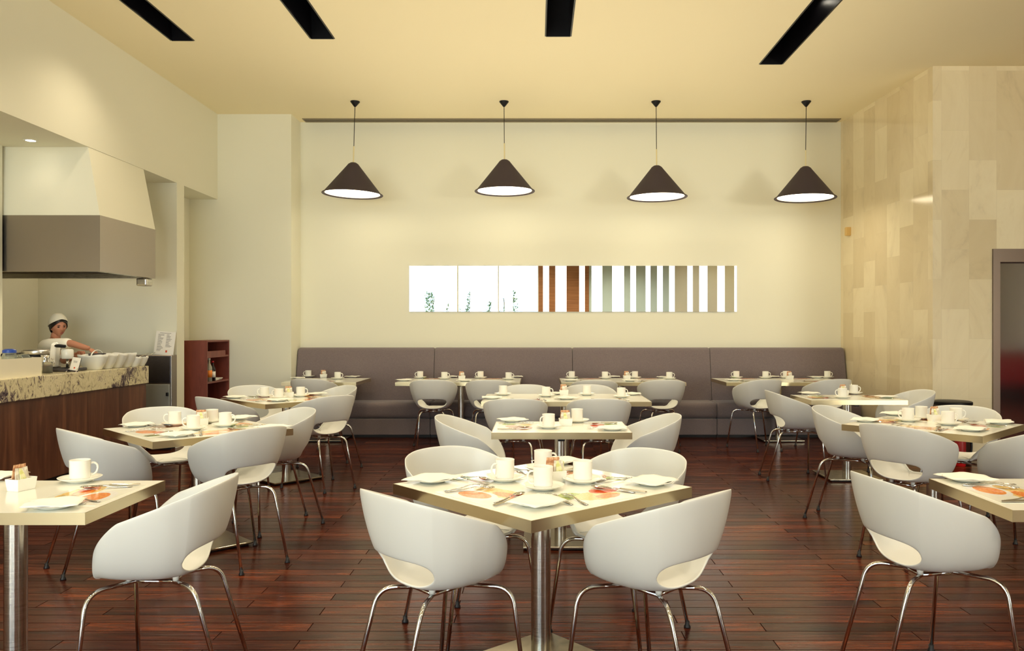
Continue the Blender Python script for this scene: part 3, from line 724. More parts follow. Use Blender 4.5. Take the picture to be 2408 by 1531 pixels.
PC, PS, PP, PF, PK, PSp, PCd = Proto(make_cup()), Proto(make_saucer()), Proto(make_plate()), Proto(make_fork()), Proto(make_knife()), Proto(make_spoon()), Proto(make_caddy())
PN_ = [Proto(make_napkin(i)) for i in range(4)]; PM = [Proto(make_mat(i)) for i in range(4)]
SB, SW, SG = Proto(make_sachet('brown_sachet', (188, 130, 92), (226, 180, 140))), Proto(make_sachet('white_sachet', (240, 236, 222), (214, 206, 190))), Proto(make_sachet('green_sachet', (216, 218, 140), (238, 236, 190)))
NAMES = {1: ['the only one'], 2: ['the left one', 'the right one'], 3: ['leftmost', 'the middle one', 'rightmost'], 4: ORD4 if 'ORD4' in globals() else ['leftmost', 'second from left', 'third from left', 'rightmost']}
T_ = {  # table: cups (pixel of the saucer centre, handle angle), caddy (pixel, turn), plates (pixel of the centre)
 'T1': ([(1187, 1131, 215), (1277, 1151, 200), (1370, 1135, 60), (1277, 1107, 20)], (1303, 1133, 20), [(1262, 1188), (1017, 1133), (1532, 1139), (1310, 1090)]),
 'T2': ([(1290, 1007, 215), (1357, 993, 60)], (1330, 1001, 2), [(1440, 1011), (1205, 991.5)]),
 'T3': ([(1183, 929.5, 100), (1284, 933, 0), (1380, 929.5, 100), (1461, 935, 20)], (1326, 928.5, 0), [(1331, 939), (1157, 938), (1300, 928), (1484, 929)]),
 'B1': ([(725, 887.5, 180), (794, 892, 0)], (761, 888.5, 10), [(829, 888), (700, 891)]),
 'B2': ([(988, 890, 180), (1045, 892, 0), (1130, 890, 180), (1196, 893, 0)], (1086, 892.5, 5), [(949, 896), (1093, 897), (1060, 888), (1212, 888)]),
 'B3': ([(1344.5, 890, 180), (1422.5, 891, 0), (1493, 890, 180), (1574, 892, 0)], (1474, 891.5, 5), [(1341, 896.5), (1481.6, 896.7), (1441, 888), (1562, 889)]),
 'B4': ([(1731.5, 889.5, 180), (1800, 890, 0), (1848, 889.5, 180), (1945.6, 889.5, 0)], (1856.7, 892, 5), [(1726, 895.6), (1920, 889), (1815, 888)]),
 'L1': ([(188, 1133, 35)], (50, 1152, 75), [(128, 1193), (-12, 1126)]),
 'L2': ([(410.5, 1001, 200), (454.6, 1011, 190), (498.7, 994.7, 90), (529.6, 1003, 0)], (474, 1000, 20), [(322, 1003), (419, 1026), (566, 986), (640, 1009)]),
 'L3': ([(622, 934, 190), (656, 937.5, 180), (707, 933, 0)], (679, 934, 20), [(552, 936.5), (654.5, 943.5), (742, 929)]),
 'R1': ([], None, [(2271, 1131)]),
 'R2': ([(2135, 991, 180), (2166.5, 986.2, 60), (2229, 999.5, 0), (2248, 990.5, 0)], (2199, 990.5, 10), [(2035, 991.5), (2282, 1013), (2348.7, 996), (2102, 976.5)]),
 'R3': ([(1981, 936.5, 180), (2007.7, 927.5, 0)], (1983, 929, 10), [(1902, 927.5), (2083, 936)]),
}
SEATS = {'T1': 'SENW', 'L2': 'SENW', 'L3': 'SENW', 'R2': 'SENW', 'T2': 'WE', 'L1': 'E', 'R1': 'W', 'R3': 'WE', 'T3': 'ab', 'B1': 's', 'B2': 'abcd', 'B3': 'abcd', 'B4': 'abcd'}
rs = random.Random(11); nm = 0
SEATNAME = {'T1': dict(S='near right', E='far right', N='far left', W='near left'), 'T2': dict(W='left', E='right'), 'a': 'near left', 'b': 'near right', 'c': 'far left', 'd': 'far right', 's': 'near'}
for tk, (cups, cad, plates) in T_.items():
    ph = TAB[tk][4]
    for what, lst in (('cup', cups),):
        srt = sorted(range(len(lst)), key=lambda i: lst[i][0])
        for rank, i in enumerate(srt):
            px, py, ha = lst[i]; p = on(px, py, TZ); nmz = NAMES[len(lst)][rank]
            PS.put(p, 0, 'white saucer under a coffee cup on the %s, %s' % (ph, nmz), 'white saucers')
            PC.put(p+Vector((0, 0, 0.0068)), R(ha), 'white coffee cup on its saucer on the %s, %s' % (ph, nmz), 'white coffee cups')
    if cad:
        p = on(cad[0], cad[1]); PCd.put(p, R(cad[2]), 'small white ceramic sugar caddy holding sachets on the %s' % ph, 'white sugar caddies')
        mt = Matrix.Rotation(R(cad[2]), 4, 'Z')
        plan = [(SB, -0.018, 0.012, 4, -6), (SB, 0.012, 0.015, -6, -8), (SB, -0.004, 0.006, 12, -3), (SW, 0.018, -0.002, -8, 4), (SW, -0.016, -0.008, 6, 6), (SW, 0.004, -0.013, -3, 10), (SG, 0.0, -0.019, 10, 14)]
        if tk[0] == 'B' or tk == 'T3': plan = [plan[0], plan[1], plan[3], plan[5]]
        for pr, lx, ly, tz_, lean in plan:
            lx0 = lx
            if pr is not SB and tk in ('T1',): lx = lx*0.5+0.02
            q = p+mt @ Vector((lx, ly, 0.006+(0.018 if pr is SB else 0.004)))
            nmn, gg = {SB: ('brown paper', 'brown'), SW: ('white paper', 'white'), SG: ('pale green', 'green')}[pr]
            same = sorted(a[1] for a in plan if a[0] is pr); od = '' if len(same) == 1 else (', leftmost', ', middle', ', rightmost')[same.index(lx0) if len(same) == 3 else 2*same.index(lx0)]
            o = pr.put(q, R(cad[2]+tz_), '%s sugar sachet standing in the caddy on the %s%s' % (nmn, ph, od), '%s sachets on the %s' % (gg, ph))
            o.rotation_euler = (R(-lean), R(tz_*0.8), R(cad[2]+tz_))
    srt = sorted(range(len(plates)), key=lambda i: plates[i][0])
    for rank, i in enumerate(srt):
        p = on(*plates[i]); nmz = NAMES[len(plates)][rank]
        PP.put(p+Vector((0, 0, 0.0013)), rs.uniform(0, 1), 'white side plate under a napkin on the %s, %s' % (ph, nmz), 'white side plates')
        nm += 1
        PN_[nm % 4].put(p+Vector((0, 0, 0.0013)), R(TAB[tk][3]+rs.uniform(-16, 16)+(0 if tk[0] == 'B' else 8)), 'folded white paper napkin draped over a plate on the %s, %s' % (ph, nmz), 'white paper napkins')
    # placemats with cutlery
    pr, x, y, rz, _, _ = TAB[tk]; big = {P_sq: (0.862, 0.862), P_two: (0.868, 0.60), P_long: (1.5, 0.86), P_bench: (0.9, 0.86)}[pr]
    for si, s_ in enumerate(SEATS[tk]):
        W_, D_ = big
        base = {'S': (0, -D_/2, 0), 'N': (0, D_/2, 180), 'E': (W_/2, 0, 90), 'W': (-W_/2, 0, -90), 'a': (-0.36, -D_/2, 0), 'b': (0.38, -D_/2, 0), 'c': (-0.36, D_/2, 180), 'd': (0.38, D_/2, 180), 's': (0, -D_/2, 0)}[s_]
        cs = Matrix.Translation((x*S, y*S, 0)) @ Matrix.Rotation(R(rz), 4, 'Z') @ Matrix.Translation((base[0], base[1], 0)) @ Matrix.Rotation(R(base[2]), 4, 'Z')
        sn = SEATNAME['T1'].get(s_) if tk in ('T1', 'L2', 'L3', 'R2') else (SEATNAME['T2'].get(s_) or SEATNAME.get(s_))
        an = R(rz+base[2]); two = tk in ('T1', 'L1', 'R1', 'L2', 'R2')
        c = cs @ Vector((0.02 if pr is P_sq else 0.0, 0.155, TZ))
        k = (si+{'T1': 1, 'L1': 0, 'L2': 0, 'R1': 0, 'R2': 3, 'T2': 2}.get(tk, 1)) % 4
        PM[k].put(c, an, 'white placemat printed with food pictures at the %s seat of the %s' % (sn, ph), 'printed placemats')
        z = TZ+0.0014
        jit = lambda a: rs.uniform(-a, a)
        sets = [(PF, -0.145, 0.16, -12, 'steel fork')]
        if two: sets.append((PF, -0.10, 0.135, -22, 'second steel fork'))
        sets.append((PK, 0.165, 0.15, 8, 'steel table knife'))
        if tk[0] != 'B': sets.append((PSp, 0.125, 0.155, 16, 'steel spoon'))
        for pp, lx, ly, a_, nn in sets:
            q = cs @ Vector((lx+jit(0.006), ly+jit(0.01), z))
            pp.put(q, an+R(a_+jit(6)), '%s at the %s seat of the %s' % (nn, sn, ph), 'steel cutlery')
# ---------------------------------------------------------------- kitchen counter on the left
CXF = -4.05*K            # counter face
zc = H-118/F*(4.05*K*F/1262)      # worktop height
y0c, y1c = 3.6, 4.05*K*F/(1262-350)
t = thing('serving_counter', 'long serving counter clad in walnut with a thick veined stone top', 'counter', (CXF, y0c, 0))
g = G().box((-0.70, 0.0, 0.10), (-0.02, y1c-y0c-0.02, zc-0.18)); g.make('walnut_panel', M['walnut'], t)
G().box((-0.66, 0.02, 0.0), (-0.06, y1c-y0c-0.05, 0.10)).make('plinth', M['black'], t)
G().rbox((-0.76, -0.02, zc-0.185), (0.0, y1c-y0c, zc), 0.006).make('stone_top', M['granite'], t)
def cpt(px, py, z, back=0.0):
    """point above the counter, BACK metres behind its face"""
    X = CXF-back; d = X*F/(px-CX); return X, d
def ctop(px, back):
    X = CXF-back; return Vector((X, X*F/(px-CX), zc))
# steel cabinet at the end of the counter with the menu card on it
d0 = 9.20
xa, xb = (351-CX)/F*d0, (402-CX)/F*d0
za, zb = H-(835-CY)/F*d0, H-(870-CY)/F*d0
t = thing('steel_cabinet', 'stainless steel kitchen cabinet behind the end of the serving counter', 'cabinet', (xb, d0, 0))
G().rbox((-0.62, 0.02, 0.08), (0.0, 0.155, za), 0.006).make('body', M['hood_steel'], t)
G().rbox((-0.60, 0.004, zb-0.15), (-0.006, 0.022, za-0.01), 0.004).make('upper_panel', M['dark_steel'], t)
dd = G().rbox((-0.60, 0.004, 0.12), (-0.02, 0.022, zb-0.165), 0.004).make('door', M['galvanised'], t)
G().rbox((-0.05, -0.025, 0.62), (-0.028, 0.004, 0.66), 0.004).make('handle', M['black'], dd)
G().box((-0.6, 0.04, 0), (-0.02, 0.15, 0.08)).make('plinth', M['black'], t)
def printed(name, w_, h_, rows_, cols=2):
    n = NT(name, (240, 234, 226), 0.6); return n.m
ink = NT('grey_ink', (120, 112, 110), 0.7).m; org = NT('red_orange_ink', (214, 82, 44), 0.6).m
xc = (379-CX)/F*d0; wc = (402-355)/F*d0; hc = (836-780)/F*d0
t = thing('menu_card', 'large upright white menu card leaning on the steel cabinet', 'menu card', (xc, d0+0.05, za))
mt = Matrix.Rotation(R(-8), 4, 'X') @ Matrix.Rotation(R(4), 4, 'Y')
G().rbox((-wc/2, -0.002, 0), (wc/2, 0.002, hc), 0.001, 1, mt).make('card', M['paper'], t)
g = G(); rr = random.Random(2)
g.box((-0.07, -0.0028, hc*0.92), (0.06, -0.0021, hc*0.935), 0, mt)
for c_ in (-0.085, 0.012):
    for k in range(20):
        z = hc*(0.86-k*0.037)
        if c_ > 0 and k > 14: break
        g.box((c_, -0.0028, z), (c_+rr.uniform(0.03, 0.07), -0.0021, z+0.0035), 0, mt)
g.make('text', ink, t); G().box((0.02, -0.003, 0.03), (0.04, -0.0021, 0.055), 0, mt).make('emblem', org, t)
# extractor hood
hx = -3.955*K; hy0, hy1 = 7.28*K, 8.34*K; hxl = -5.64*K
hz0, hz1 = H+137/F*hy0, H+269/F*hy0
t = thing('extractor_hood', 'large brushed steel extractor hood with white boxed duct above the kitchen', 'extractor hood', (hx, hy0, hz0))
ox_, oy_, oz_ = hx, hy0, hz0; th = 0.012
def hb(a, b): return (tuple(a[i]-(ox_, oy_, oz_)[i] for i in range(3)), tuple(b[i]-(ox_, oy_, oz_)[i] for i in range(3)))
g = G()
for a, b in (((hxl, hy0, hz0), (hx, hy0+th, hz1)), ((hxl, hy1-th, hz0), (hx, hy1, hz1)), ((hx-th, hy0+th, hz0), (hx, hy1-th, hz1)), ((hxl, hy0+th, hz1-th), (hx-th, hy1-th, hz1))): g.box(*hb(a, b))
g.make('canopy', M['hood_steel'], t)
g = G()
for a, b in (((hxl, hy0+th, hz0), (hx-th, hy0+0.06, hz0+0.05)), ((hxl, hy1-0.06, hz0), (hx-th, hy1-th, hz0+0.05)), ((hx-0.06, hy0+0.06, hz0), (hx-th, hy1-0.06, hz0+0.05))): g.box(*hb(a, b))
g.make('grease_gutter', M['steel'], t)
for k in range(3): G().rbox(*hb((hxl+0.15+k*0.5, hy0+0.3, hz0+0.2), (hxl+0.55+k*0.5, hy1-0.3, hz0+0.23)), 0.005).make('filter', M['dark_steel'], t)
G().rbox((-0.13, hy1-hy0-0.16, -0.085), (-0.02, hy1-hy0-0.02, -0.002), 0.015).make('light_box', M['steel'], t)
zt_ = ZH-0.001; xt = XL-0.004
v = [(hxl, hy0+0.001, hz1), (hx-0.002, hy0+0.001, hz1), (hx-0.002, hy1-0.002, hz1), (hxl, hy1-0.002, hz1), (hxl, hy0+0.02, zt_), (xt, hy0+0.02, zt_), (xt, 8.33*K, zt_), (hxl, 8.33*K, zt_)]
new('duct_cladding', [(a-ox_, b-oy_, c-oz_) for a, b, c in v], [(3, 2, 1, 0), (4, 5, 6, 7), (0, 1, 5, 4), (1, 2, 6, 5), (2, 3, 7, 6), (3, 0, 4, 7)], M['wall'], t)
# downlight in the kitchen soffit
dl = Vector(((72-CX)/F*1, 1, (775-330)/F)); s_ = (ZH-H)/dl.z; p = Vector((dl.x*s_, dl.y*s_, ZH))
t = thing('downlight', 'small bright recessed downlight in the kitchen soffit', 'downlight', p)
G().lathe([(0.04, -0.004), (0.055, -0.004), (0.057, 0.0), (0.04, 0.0)], 32).make('trim_ring', M['white'], t, smooth=True)
G().lathe([(0.0, -0.001), (0.042, -0.001), (0.042, -0.003), (0, -0.003)], 32).make('lens', emis('downlight_glow', (255, 246, 220), 25), t)
lamp('kitchen_downlight', 'SPOT', (p.x, p.y, p.z-0.03), 2.5, WARM, (0, 0, 0), spot_size=R(130), spot_blend=1.0, shadow_soft_size=0.05)
lamp('kitchen_downlight', 'SPOT', (-4.9*K, 8.7*K, p.z-0.03), 22, WARM, (0, 0, 0), spot_size=R(130), spot_blend=1.0, shadow_soft_size=0.05)
lamp('added_hood_fill', 'SPOT', (-4.75, 7.9, hz0-0.03), 14, WARM, (0, 0, 0), spot_size=R(150), spot_blend=0.6, shadow_soft_size=0.08)  # fill spot added under the hood to brighten the cook's jacket
# ---- shelf unit of red wood in the niche
bx0, bx1 = (430-CX)/F*9.55*K, (487-CX)/F*9.55*K; by0, by1 = 9.55*K, 10.24*K; bz = H-26/F*9.55*K
t = thing('shelf_unit', 'tall red mahogany shelf unit open to the room beside the pier', 'shelf unit', (bx1, by0, 0))
W_ = bx0-bx1; D_ = by1-by0; q = 0.02
G().rbox((W_, 0, 0), (0, q, bz), 0.002, 1).make('side_panel', M['mahogany'], t)
G().rbox((W_, D_-q, 0), (0, D_, bz), 0.002, 1).make('side_panel', M['mahogany'], t)
G().box((W_, q, 0.0), (W_+q, D_-q, bz-q)).make('back_panel', M['mahogany'], t)
G().box((W_, q, bz-q), (0, D_-q, bz)).make('top_panel', M['mahogany'], t)
sz1 = H-(838-CY)/F*by0; sz2 = H-(899-CY)/F*by0
for z in (sz1, sz2, 0.30, 0.06): G().box((W_+q, q, z-0.022), (-0.003, D_-q, z)).make('shelf', M['mahogany'], t)
G().box((-0.02, q, sz1), (-0.003, D_-q-0.1, sz1+0.06)).make('lip', M['mahogany'], t)
def bottle(y, r, h, body, label_c, cap, lab):
    o = thing('bottle', lab, 'bottle', (bx1-0.036-r*0.0, y, sz2), 0, 'bottles on the red shelf unit')
    G().lathe([(0, 0), (r, 0.0), (r, h*0.55), (r*0.9, h*0.63), (r*0.36, h*0.78), (r*0.34, h*0.93), (0, h*0.93)], 20).make('glass_body', body, o, smooth=True)
    G().lathe([(r*1.01, h*0.18), (r*1.015, h*0.18), (r*1.015, h*0.48), (r*1.01, h*0.48)], 20).make('paper_label', label_c, o, smooth=True)
    G().lathe([(0, h), (r*0.42, h), (r*0.42, h*0.92), (0, h*0.92)], 14).make('cap', cap, o, smooth=True)
cg = NT('bottle_glass_clear', (225, 222, 200), 0.08, Transmission_Weight=0.5).m; dk = NT('bottle_glass_dark', (26, 16, 18), 0.1).m
bottle(by0+0.15, 0.036, 0.29, cg, NT('orange_label', (240, 140, 50), 0.5).m, M['white'], 'clear bottle with orange label on the red shelf unit')
bottle(by0+0.26, 0.034, 0.25, dk, M['paper'], NT('red_cap', (190, 30, 40), 0.4).m, 'dark bottle with white label and red cap on the red shelf unit')
o = tag(G().rbox((-0.09, -0.04, 0), (0.05, 0.05, 0.05), 0.01).make('napkin_box', M['dark_steel']), 'small dark box on the upper shelf of the red shelf unit', 'box'); o.location = (bx1-0.1, by0+0.08, sz1)
for k, (yy, rz, z, s_) in enumerate(((0.46, 8, 0, 1.0), (0.45, -14, 0.014, 0.9))):
    o = tag(G().rbox((-0.09*s_, -0.14*s_, 0), (0.09*s_, 0.14*s_, 0.013), 0.005).make('folded_cloth', M['napkin']), 'folded white cloth on the red shelf unit, %s of the two' % ('lower', 'upper')[k], 'cloth', 'folded cloths on the red shelf unit'); o.location = (bx1-0.13, by0+yy, sz2+z); o.rotation_euler = (0, 0, R(rz))
# ---- things on the counter
def bowl(scale):
    pr = [(0.0, 0.004), (0.040, 0.004), (0.044, 0), (0.07, 0.0), (0.078, 0.006), (0.112, 0.07), (0.13, 0.118), (0.135, 0.135), (0.131, 0.137), (0.126, 0.12), (0.108, 0.074), (0.074, 0.016), (0, 0.012)]
    v = []; f = []; n = 40; k = len(pr)
    for i in range(n):
        a = 2*PI*i/n; c, s_ = math.cos(a), math.sin(a); e = (abs(c)**3.2+abs(s_)**3.2)**(-1/3.2)
        for r, z in pr: v.append((r*e*c*scale, r*e*s_*scale*0.66, (z+0.012*max(0, z/0.135)**3*(c*c*s_*s_*4))*scale))
    for i in range(n):
        j = (i+1) % n
        for q_ in range(k-1): f.append((i*k+q_, j*k+q_, j*k+q_+1, i*k+q_+1))
    return tag(new('serving_bowl', v, f, M['white'], smooth=True), 'bowl', 'bowl')
PBo = Proto(bowl(1.0))
words_ = ['nearest of the row, large', 'second of the row, large', 'third of the row, large', 'fourth of the row, large']
yy = [CXF*0+p_ for p_ in (6.02, 6.40, 6.80, 7.22)]
xb_ = CXF-0.14
ys_ = [7.81, 7.995, 8.18, 8.365]
for i, y in enumerate(ys_): 
    o = PBo.put((xb_, y, zc), 0, 'white square serving bowl on the stone counter, %s' % words_[i], 'white serving bowls on the counter')
PBs = Proto(bowl(0.68))
for i, px in enumerate((311, 327)):
    xs_ = CXF-0.085; y = xs_*F/(px-CX); PBs.put((xs_, y, zc), 0, 'small white serving bowl at the far end of the counter row, %s' % ('first', 'second')[i], 'small white serving bowls on the counter')
    t = thing('serving_spoon', 'long pale spoon standing in a small serving bowl, %s from the camera' % ('first', 'second')[i], 'spoon', (xs_, y, zc+0.02))
    G().tube([(-0.02, -0.02, 0.0), (0.05, 0.06, 0.08), (0.11, 0.13, 0.12)], [0.006, 0.004, 0.005], 8).make('handle', M['steel'], t, smooth=True)
# steel ladle basket in the first bowls
t = thing('wire_skimmer', 'round steel skimmer with white ring rim resting in the large serving bowls', 'skimmer', (xb_-0.02, (ys_[0]+ys_[1])/2+0.02, zc+0.10))
g = G(); g.lathe([(0.0, 0.0), (0.05, 0.006), (0.075, 0.03), (0.08, 0.055)], 24).make('basket', M['dark_steel'], t, smooth=True)
G().tube(arc((0, 0, 0.0), 0.12, 0.1, 3.0, 18, (0, 1, 0), (0, 0, 0.72)), 0.006, 8).make('hoop', M['white'], t, smooth=True)
# white box with jugs behind it, at the left edge
pA = ctop(98, 0.12); X0 = CXF-0.04
yb1 = X0*F/(98-CX); yb0 = yb1-0.85; hB = 0.155
t = thing('white_tray_box', 'long white open box on the counter at the left edge of the picture', 'box', (X0, yb1, zc))
bw = 0.34
g = G().box((-bw, -0.85, 0), (0, 0, 0.012)).box((-0.008, -0.85, 0.012), (0, 0, hB)).box((-bw, -0.85, 0.012), (-bw+0.008, 0, hB)).box((-bw+0.008, -0.008, 0.012), (-0.008, 0, hB)).box((-bw+0.008, -0.85, 0.012), (-0.008, -0.842, hB))
g.make('box_body', NT('white_acrylic', (236, 230, 208), 0.3).m, t)
jg = NT('jug_glass', (232, 238, 232), 0.05, Transmission_Weight=0.85, IOR=1.2).m
def jug(px, lab, lid, back=0.17, s_=1.0):
    X = CXF-back; y = X*F/(px-CX); z_ = 0.0125
    t = thing('glass_jug', lab, 'jug', (X, y, zc+z_), 0, 'glass jugs in the white counter box')
    h = 0.19*s_
    G().lathe([(0, 0.003), (0.05, 0.0), (0.055, 0.01), (0.056, h*0.8), (0.045, h*0.95), (0.048, h), (0.045, h), (0.042, h*0.94), (0.052, h*0.78), (0.051, 0.012), (0, 0.008)], 28).make('glass_body', jg, t, smooth=True)
    G().lathe([(0, 0.010), (0.050, 0.012), (0.050, h*0.6), (0, h*0.6)], 24).make('contents', NT('juice', (226, 214, 150), 0.3).m if 'juice' not in bpy.data.materials else bpy.data.materials['juice'], t, smooth=True)
    G().tube(fillet([(0.03, 0.042, h*0.82), (0.05, 0.09, h*0.80), (0.045, 0.085, h*0.3), (0.03, 0.045, h*0.25)], 0.03, 5), 0.006, 8).make('handle', jg, t, smooth=True)
    if lid: G().lathe([(0, h+0.028), (0.03, h+0.028), (0.05, h+0.018), (0.052, h-0.004), (0, h-0.004)], 28).make('lid', lid, t, auto=40)
blue = NT('blue_lid', (34, 72, 168), 0.35).m
jug(22, 'glass jug with blue lid standing in the white counter box', blue)
jug(54, 'glass jug without lid standing in the white counter box', None, 0.16, 0.9)
# round waffle iron
X = CXF-0.56; y = X*F/(90-CX); zW = zc+0.0
t = thing('waffle_iron', 'round steel waffle iron with black handle behind the coffee equipment', 'waffle iron', (X, y, zW))
G().rbox((-0.14, -0.14, 0.0), (0.14, 0.14, 0.035), 0.012).make('base', M['black'], t)
G().tube([(0, 0.10, 0.03), (0, 0.10, 0.16)], 0.03, 12).make('column', M['black'], t, smooth=True)
G().lathe([(0, 0.12), (0.13, 0.12), (0.135, 0.13), (0.135, 0.155), (0, 0.155)], 40).make('lower_plate', M['black'], t, auto=50)
G().lathe([(0, 0.157), (0.138, 0.157), (0.142, 0.165), (0.138, 0.19), (0.12, 0.20), (0, 0.205)], 40).make('lid', M['steel'], t, auto=50)
G().tube([(-0.12, -0.05, 0.16), (-0.17, -0.10, 0.155), (-0.27, -0.20, 0.15)], [0.014, 0.016, 0.018], 10).make('handle', M['black'], t, smooth=True)
G().lathe([(0, 0), (0.02, 0), (0.02, 0.02), (0, 0.02)], 14, at=(-0.31, -0.23, 0.14)).make('knob', M['steel'], t, auto=40)
# upright coffee equipment: pale column machine with black handle and steel tray
X = CXF-0.30; y = X*F/(143-CX)
t = thing('coffee_machine', 'cream and steel countertop machine with black handle beside the small card', 'coffee machine', (X, y, zc))
G().rbox((-0.10, -0.17, 0.0), (0.16, 0.16, 0.028), 0.008).make('tray', M['dark_steel'], t)
G().rbox((-0.10, -0.045, 0.028), (-0.045, 0.045, 0.25), 0.018, 3, Matrix.Shear('XZ', 4, (0.12, 0)) if False else Matrix.Rotation(R(6), 4, 'Y')).make('column', M['paper'], t)
G().lathe([(0, 0.115), (0.048, 0.115), (0.052, 0.125), (0.052, 0.195), (0.046, 0.205), (0, 0.207)], 28, at=(0.045, 0.03, 0)).make('container', M['white'], t, auto=50)
G().tube([(0.045, 0.03, 0.03), (0.045, 0.03, 0.12)], 0.012, 12).make('spindle', M['chrome'], t, smooth=True)
G().tube([(-0.055, -0.03, 0.235), (0.0, -0.03, 0.238), (0.06, -0.03, 0.232)], [0.013, 0.017, 0.014], 12).make('handle', M['black'], t, smooth=True)
G().tube(fillet([(-0.09, 0, 0.24), (-0.07, 0, 0.265), (-0.03, 0, 0.262), (-0.015, -0.02, 0.24)], 0.02, 5), 0.007, 8).make('lever', M['white'], t, smooth=True)
G().rbox((-0.03, -0.08, 0.028), (0.12, 0.07, 0.034), 0.002).make('drip_grid', M['black'], t)
# small steel pot with something yellow and a jar of syrup in front of it
X = CXF-0.20; y = X*F/(112-CX)
t = thing('syrup_jar', 'small glass jar of amber syrup behind the white counter box', 'jar', (X, y, zc))
G().lathe([(0, 0.0), (0.036, 0.0), (0.038, 0.01), (0.038, 0.07), (0, 0.07)], 24).make('syrup', NT('amber', (150, 70, 30), 0.1).m, t, smooth=True)
G().lathe([(0.0385, 0.0), (0.040, 0.0), (0.040, 0.10), (0.0385, 0.10)], 24).make('glass', jg, t, smooth=True)
X = CXF-0.30; y = X*F/(106-CX)
t = thing('steel_creamer', 'polished steel creamer beside the syrup jar on the counter', 'creamer', (X, y, zc))
G().lathe([(0, 0.0), (0.032, 0.0), (0.044, 0.03), (0.038, 0.09), (0.03, 0.13), (0.036, 0.16), (0.033, 0.16), (0.027, 0.13), (0, 0.12)], 24).make('body', M['chrome'], t, smooth=True)
G().tube(arc((0.05, 0, 0.09), 0.035, -1.4, 1.4, 10), 0.004, 8).make('handle', M['chrome'], t, smooth=True)
# little table card on an easel
X = CXF-0.10; y = X*F/(173-CX)
t = thing('counter_card', 'small white card on a wire easel on the stone counter', 'card', (X, y, zc))
mt = Matrix.Rotation(R(-14), 4, 'X') @ Matrix.Rotation(R(8), 4, 'Y')
G().rbox((-0.045, -0.001, 0.012), (0.035, 0.001, 0.135), 0.0005, 1, mt).make('card', M['paper'], t)
G().rbox((-0.048, -0.004, 0.0), (0.038, 0.006, 0.013), 0.002, 1, mt).box((-0.048, 0.002, 0.012), (0.038, 0.005, 0.138), 0, mt).make('holder', M['dark_steel'], t)
G().tube([(0.036, 0, 0.03), (0.05, -0.05, 0.0)], 0.003, 6).tube([(-0.04, 0, 0.03), (-0.05, -0.04, 0.0)], 0.003, 6).make('easel_leg', M['steel'], t)
G().box((-0.008, -0.002, 0.03), (0.004, -0.0011, 0.045), 0, mt).make('emblem', org, t)
g = G()
for z in (0.10, 0.093, 0.086): g.box((-0.025, -0.002, z), (0.01, -0.0011, z+0.002), 0, mt)
g.make('text', ink, t)
# ---- bin and extinguisher by the marble wall
t = thing('waste_bin', 'steel waste bin with black lid against the marble wall', 'bin', ((2239-CX)/F*8.42, 8.42, 0))
bh = H-(943-CY)/F*8.4
G().lathe([(0, 0.02), (0.17, 0.02), (0.18, 0.03), (0.185, bh-0.03), (0, bh-0.03)], 48).make('body', M['hood_steel'], t, auto=50)
G().lathe([(0, bh), (0.18, bh), (0.193, bh-0.008), (0.193, bh-0.035), (0.185, bh-0.04), (0, bh-0.04)], 48).make('lid', M['black'], t, auto=50)
G().lathe([(0, 0.0), (0.175, 0.0), (0.18, 0.02), (0, 0.02)], 40).make('base', M['black'], t, auto=50)
t = thing('fire_extinguisher', 'red fire extinguisher with black hose standing on the floor by the bin', 'fire extinguisher', ((2258-CX)/F*8.13, 8.13, 0))
G().lathe([(0, 0.0), (0.046, 0.0), (0.052, 0.012), (0.052, 0.30), (0.042, 0.345), (0.022, 0.375), (0, 0.375)], 32).make('cylinder', NT('extinguisher_red', (188, 26, 30), 0.25).m, t, auto=50)
G().lathe([(0.0525, 0.30), (0.053, 0.295), (0.0532, 0.14), (0.0525, 0.135)], 32).make('instruction_label', NT('dark_red_label', (150, 34, 34), 0.4).m, t, smooth=True)
G().lathe([(0.0, 0.373), (0.025, 0.373), (0.025, 0.42), (0.0, 0.42)], 16).rbox((-0.02, -0.012, 0.42), (0.09, 0.012, 0.435), 0.004).rbox((-0.02, -0.012, 0.445), (0.075, 0.012, 0.458), 0.004).make('valve', M['black'], t, auto=40)
G().tube(fillet([(-0.02, 0, 0.40), (0.10, -0.01, 0.40), (0.105, -0.02, 0.16), (0.08, -0.02, 0.06)], 0.06, 6), [0.011]*16, 10).make('hose', M['black'], t, smooth=True)
G().tube([(0.075, -0.02, 0.12), (0.078, -0.02, 0.03)], [0.012, 0.02], 12).make('nozzle', M['black'], t, smooth=True)
# ---------------------------------------------------------------- the cook behind the counter
def skin_mesh(name, verts, edges, radii, mat, parent=None, levels=2, root=0):
    me = bpy.data.meshes.new(name); me.from_pydata([tuple(v) for v in verts], edges, []); me.materials.append(mat)
    o = bpy.data.objects.new(name, me); C.objects.link(o)
    if parent: o.parent = parent
    o.modifiers.new('skin', 'SKIN').use_smooth_shade = True
    sv = me.skin_vertices[0].data
    for i, r in enumerate(radii): sv[i].radius = r if isinstance(r, tuple) else (r, r); sv[i].use_root = (i == root)
    if levels: 
        s_ = o.modifiers.new('smooth', 'SUBSURF'); s_.levels = levels; s_.render_levels = levels
    return o
skin = NT('skin', (192, 134, 108), 0.55, spec=0.35).m; white_coat = NT('cook_jacket', (246, 242, 228), 0.85, spec=0.2).m
hair_m = NT('black_hair', (20, 14, 14), 0.5).m; cap_m = NT('white_cook_cap', (236, 232, 214), 0.85).m; lip_m = NT('lips', (140, 62, 56), 0.5).m; eye_m = NT('dark_eye', (26, 18, 18), 0.3).m; net_m = NT('hair_net', (190, 205, 210), 0.8).m
PY = 8.62
hx_, hz_ = (137-CX)/F*PY, H-(766-CY)/F*PY      # head centre
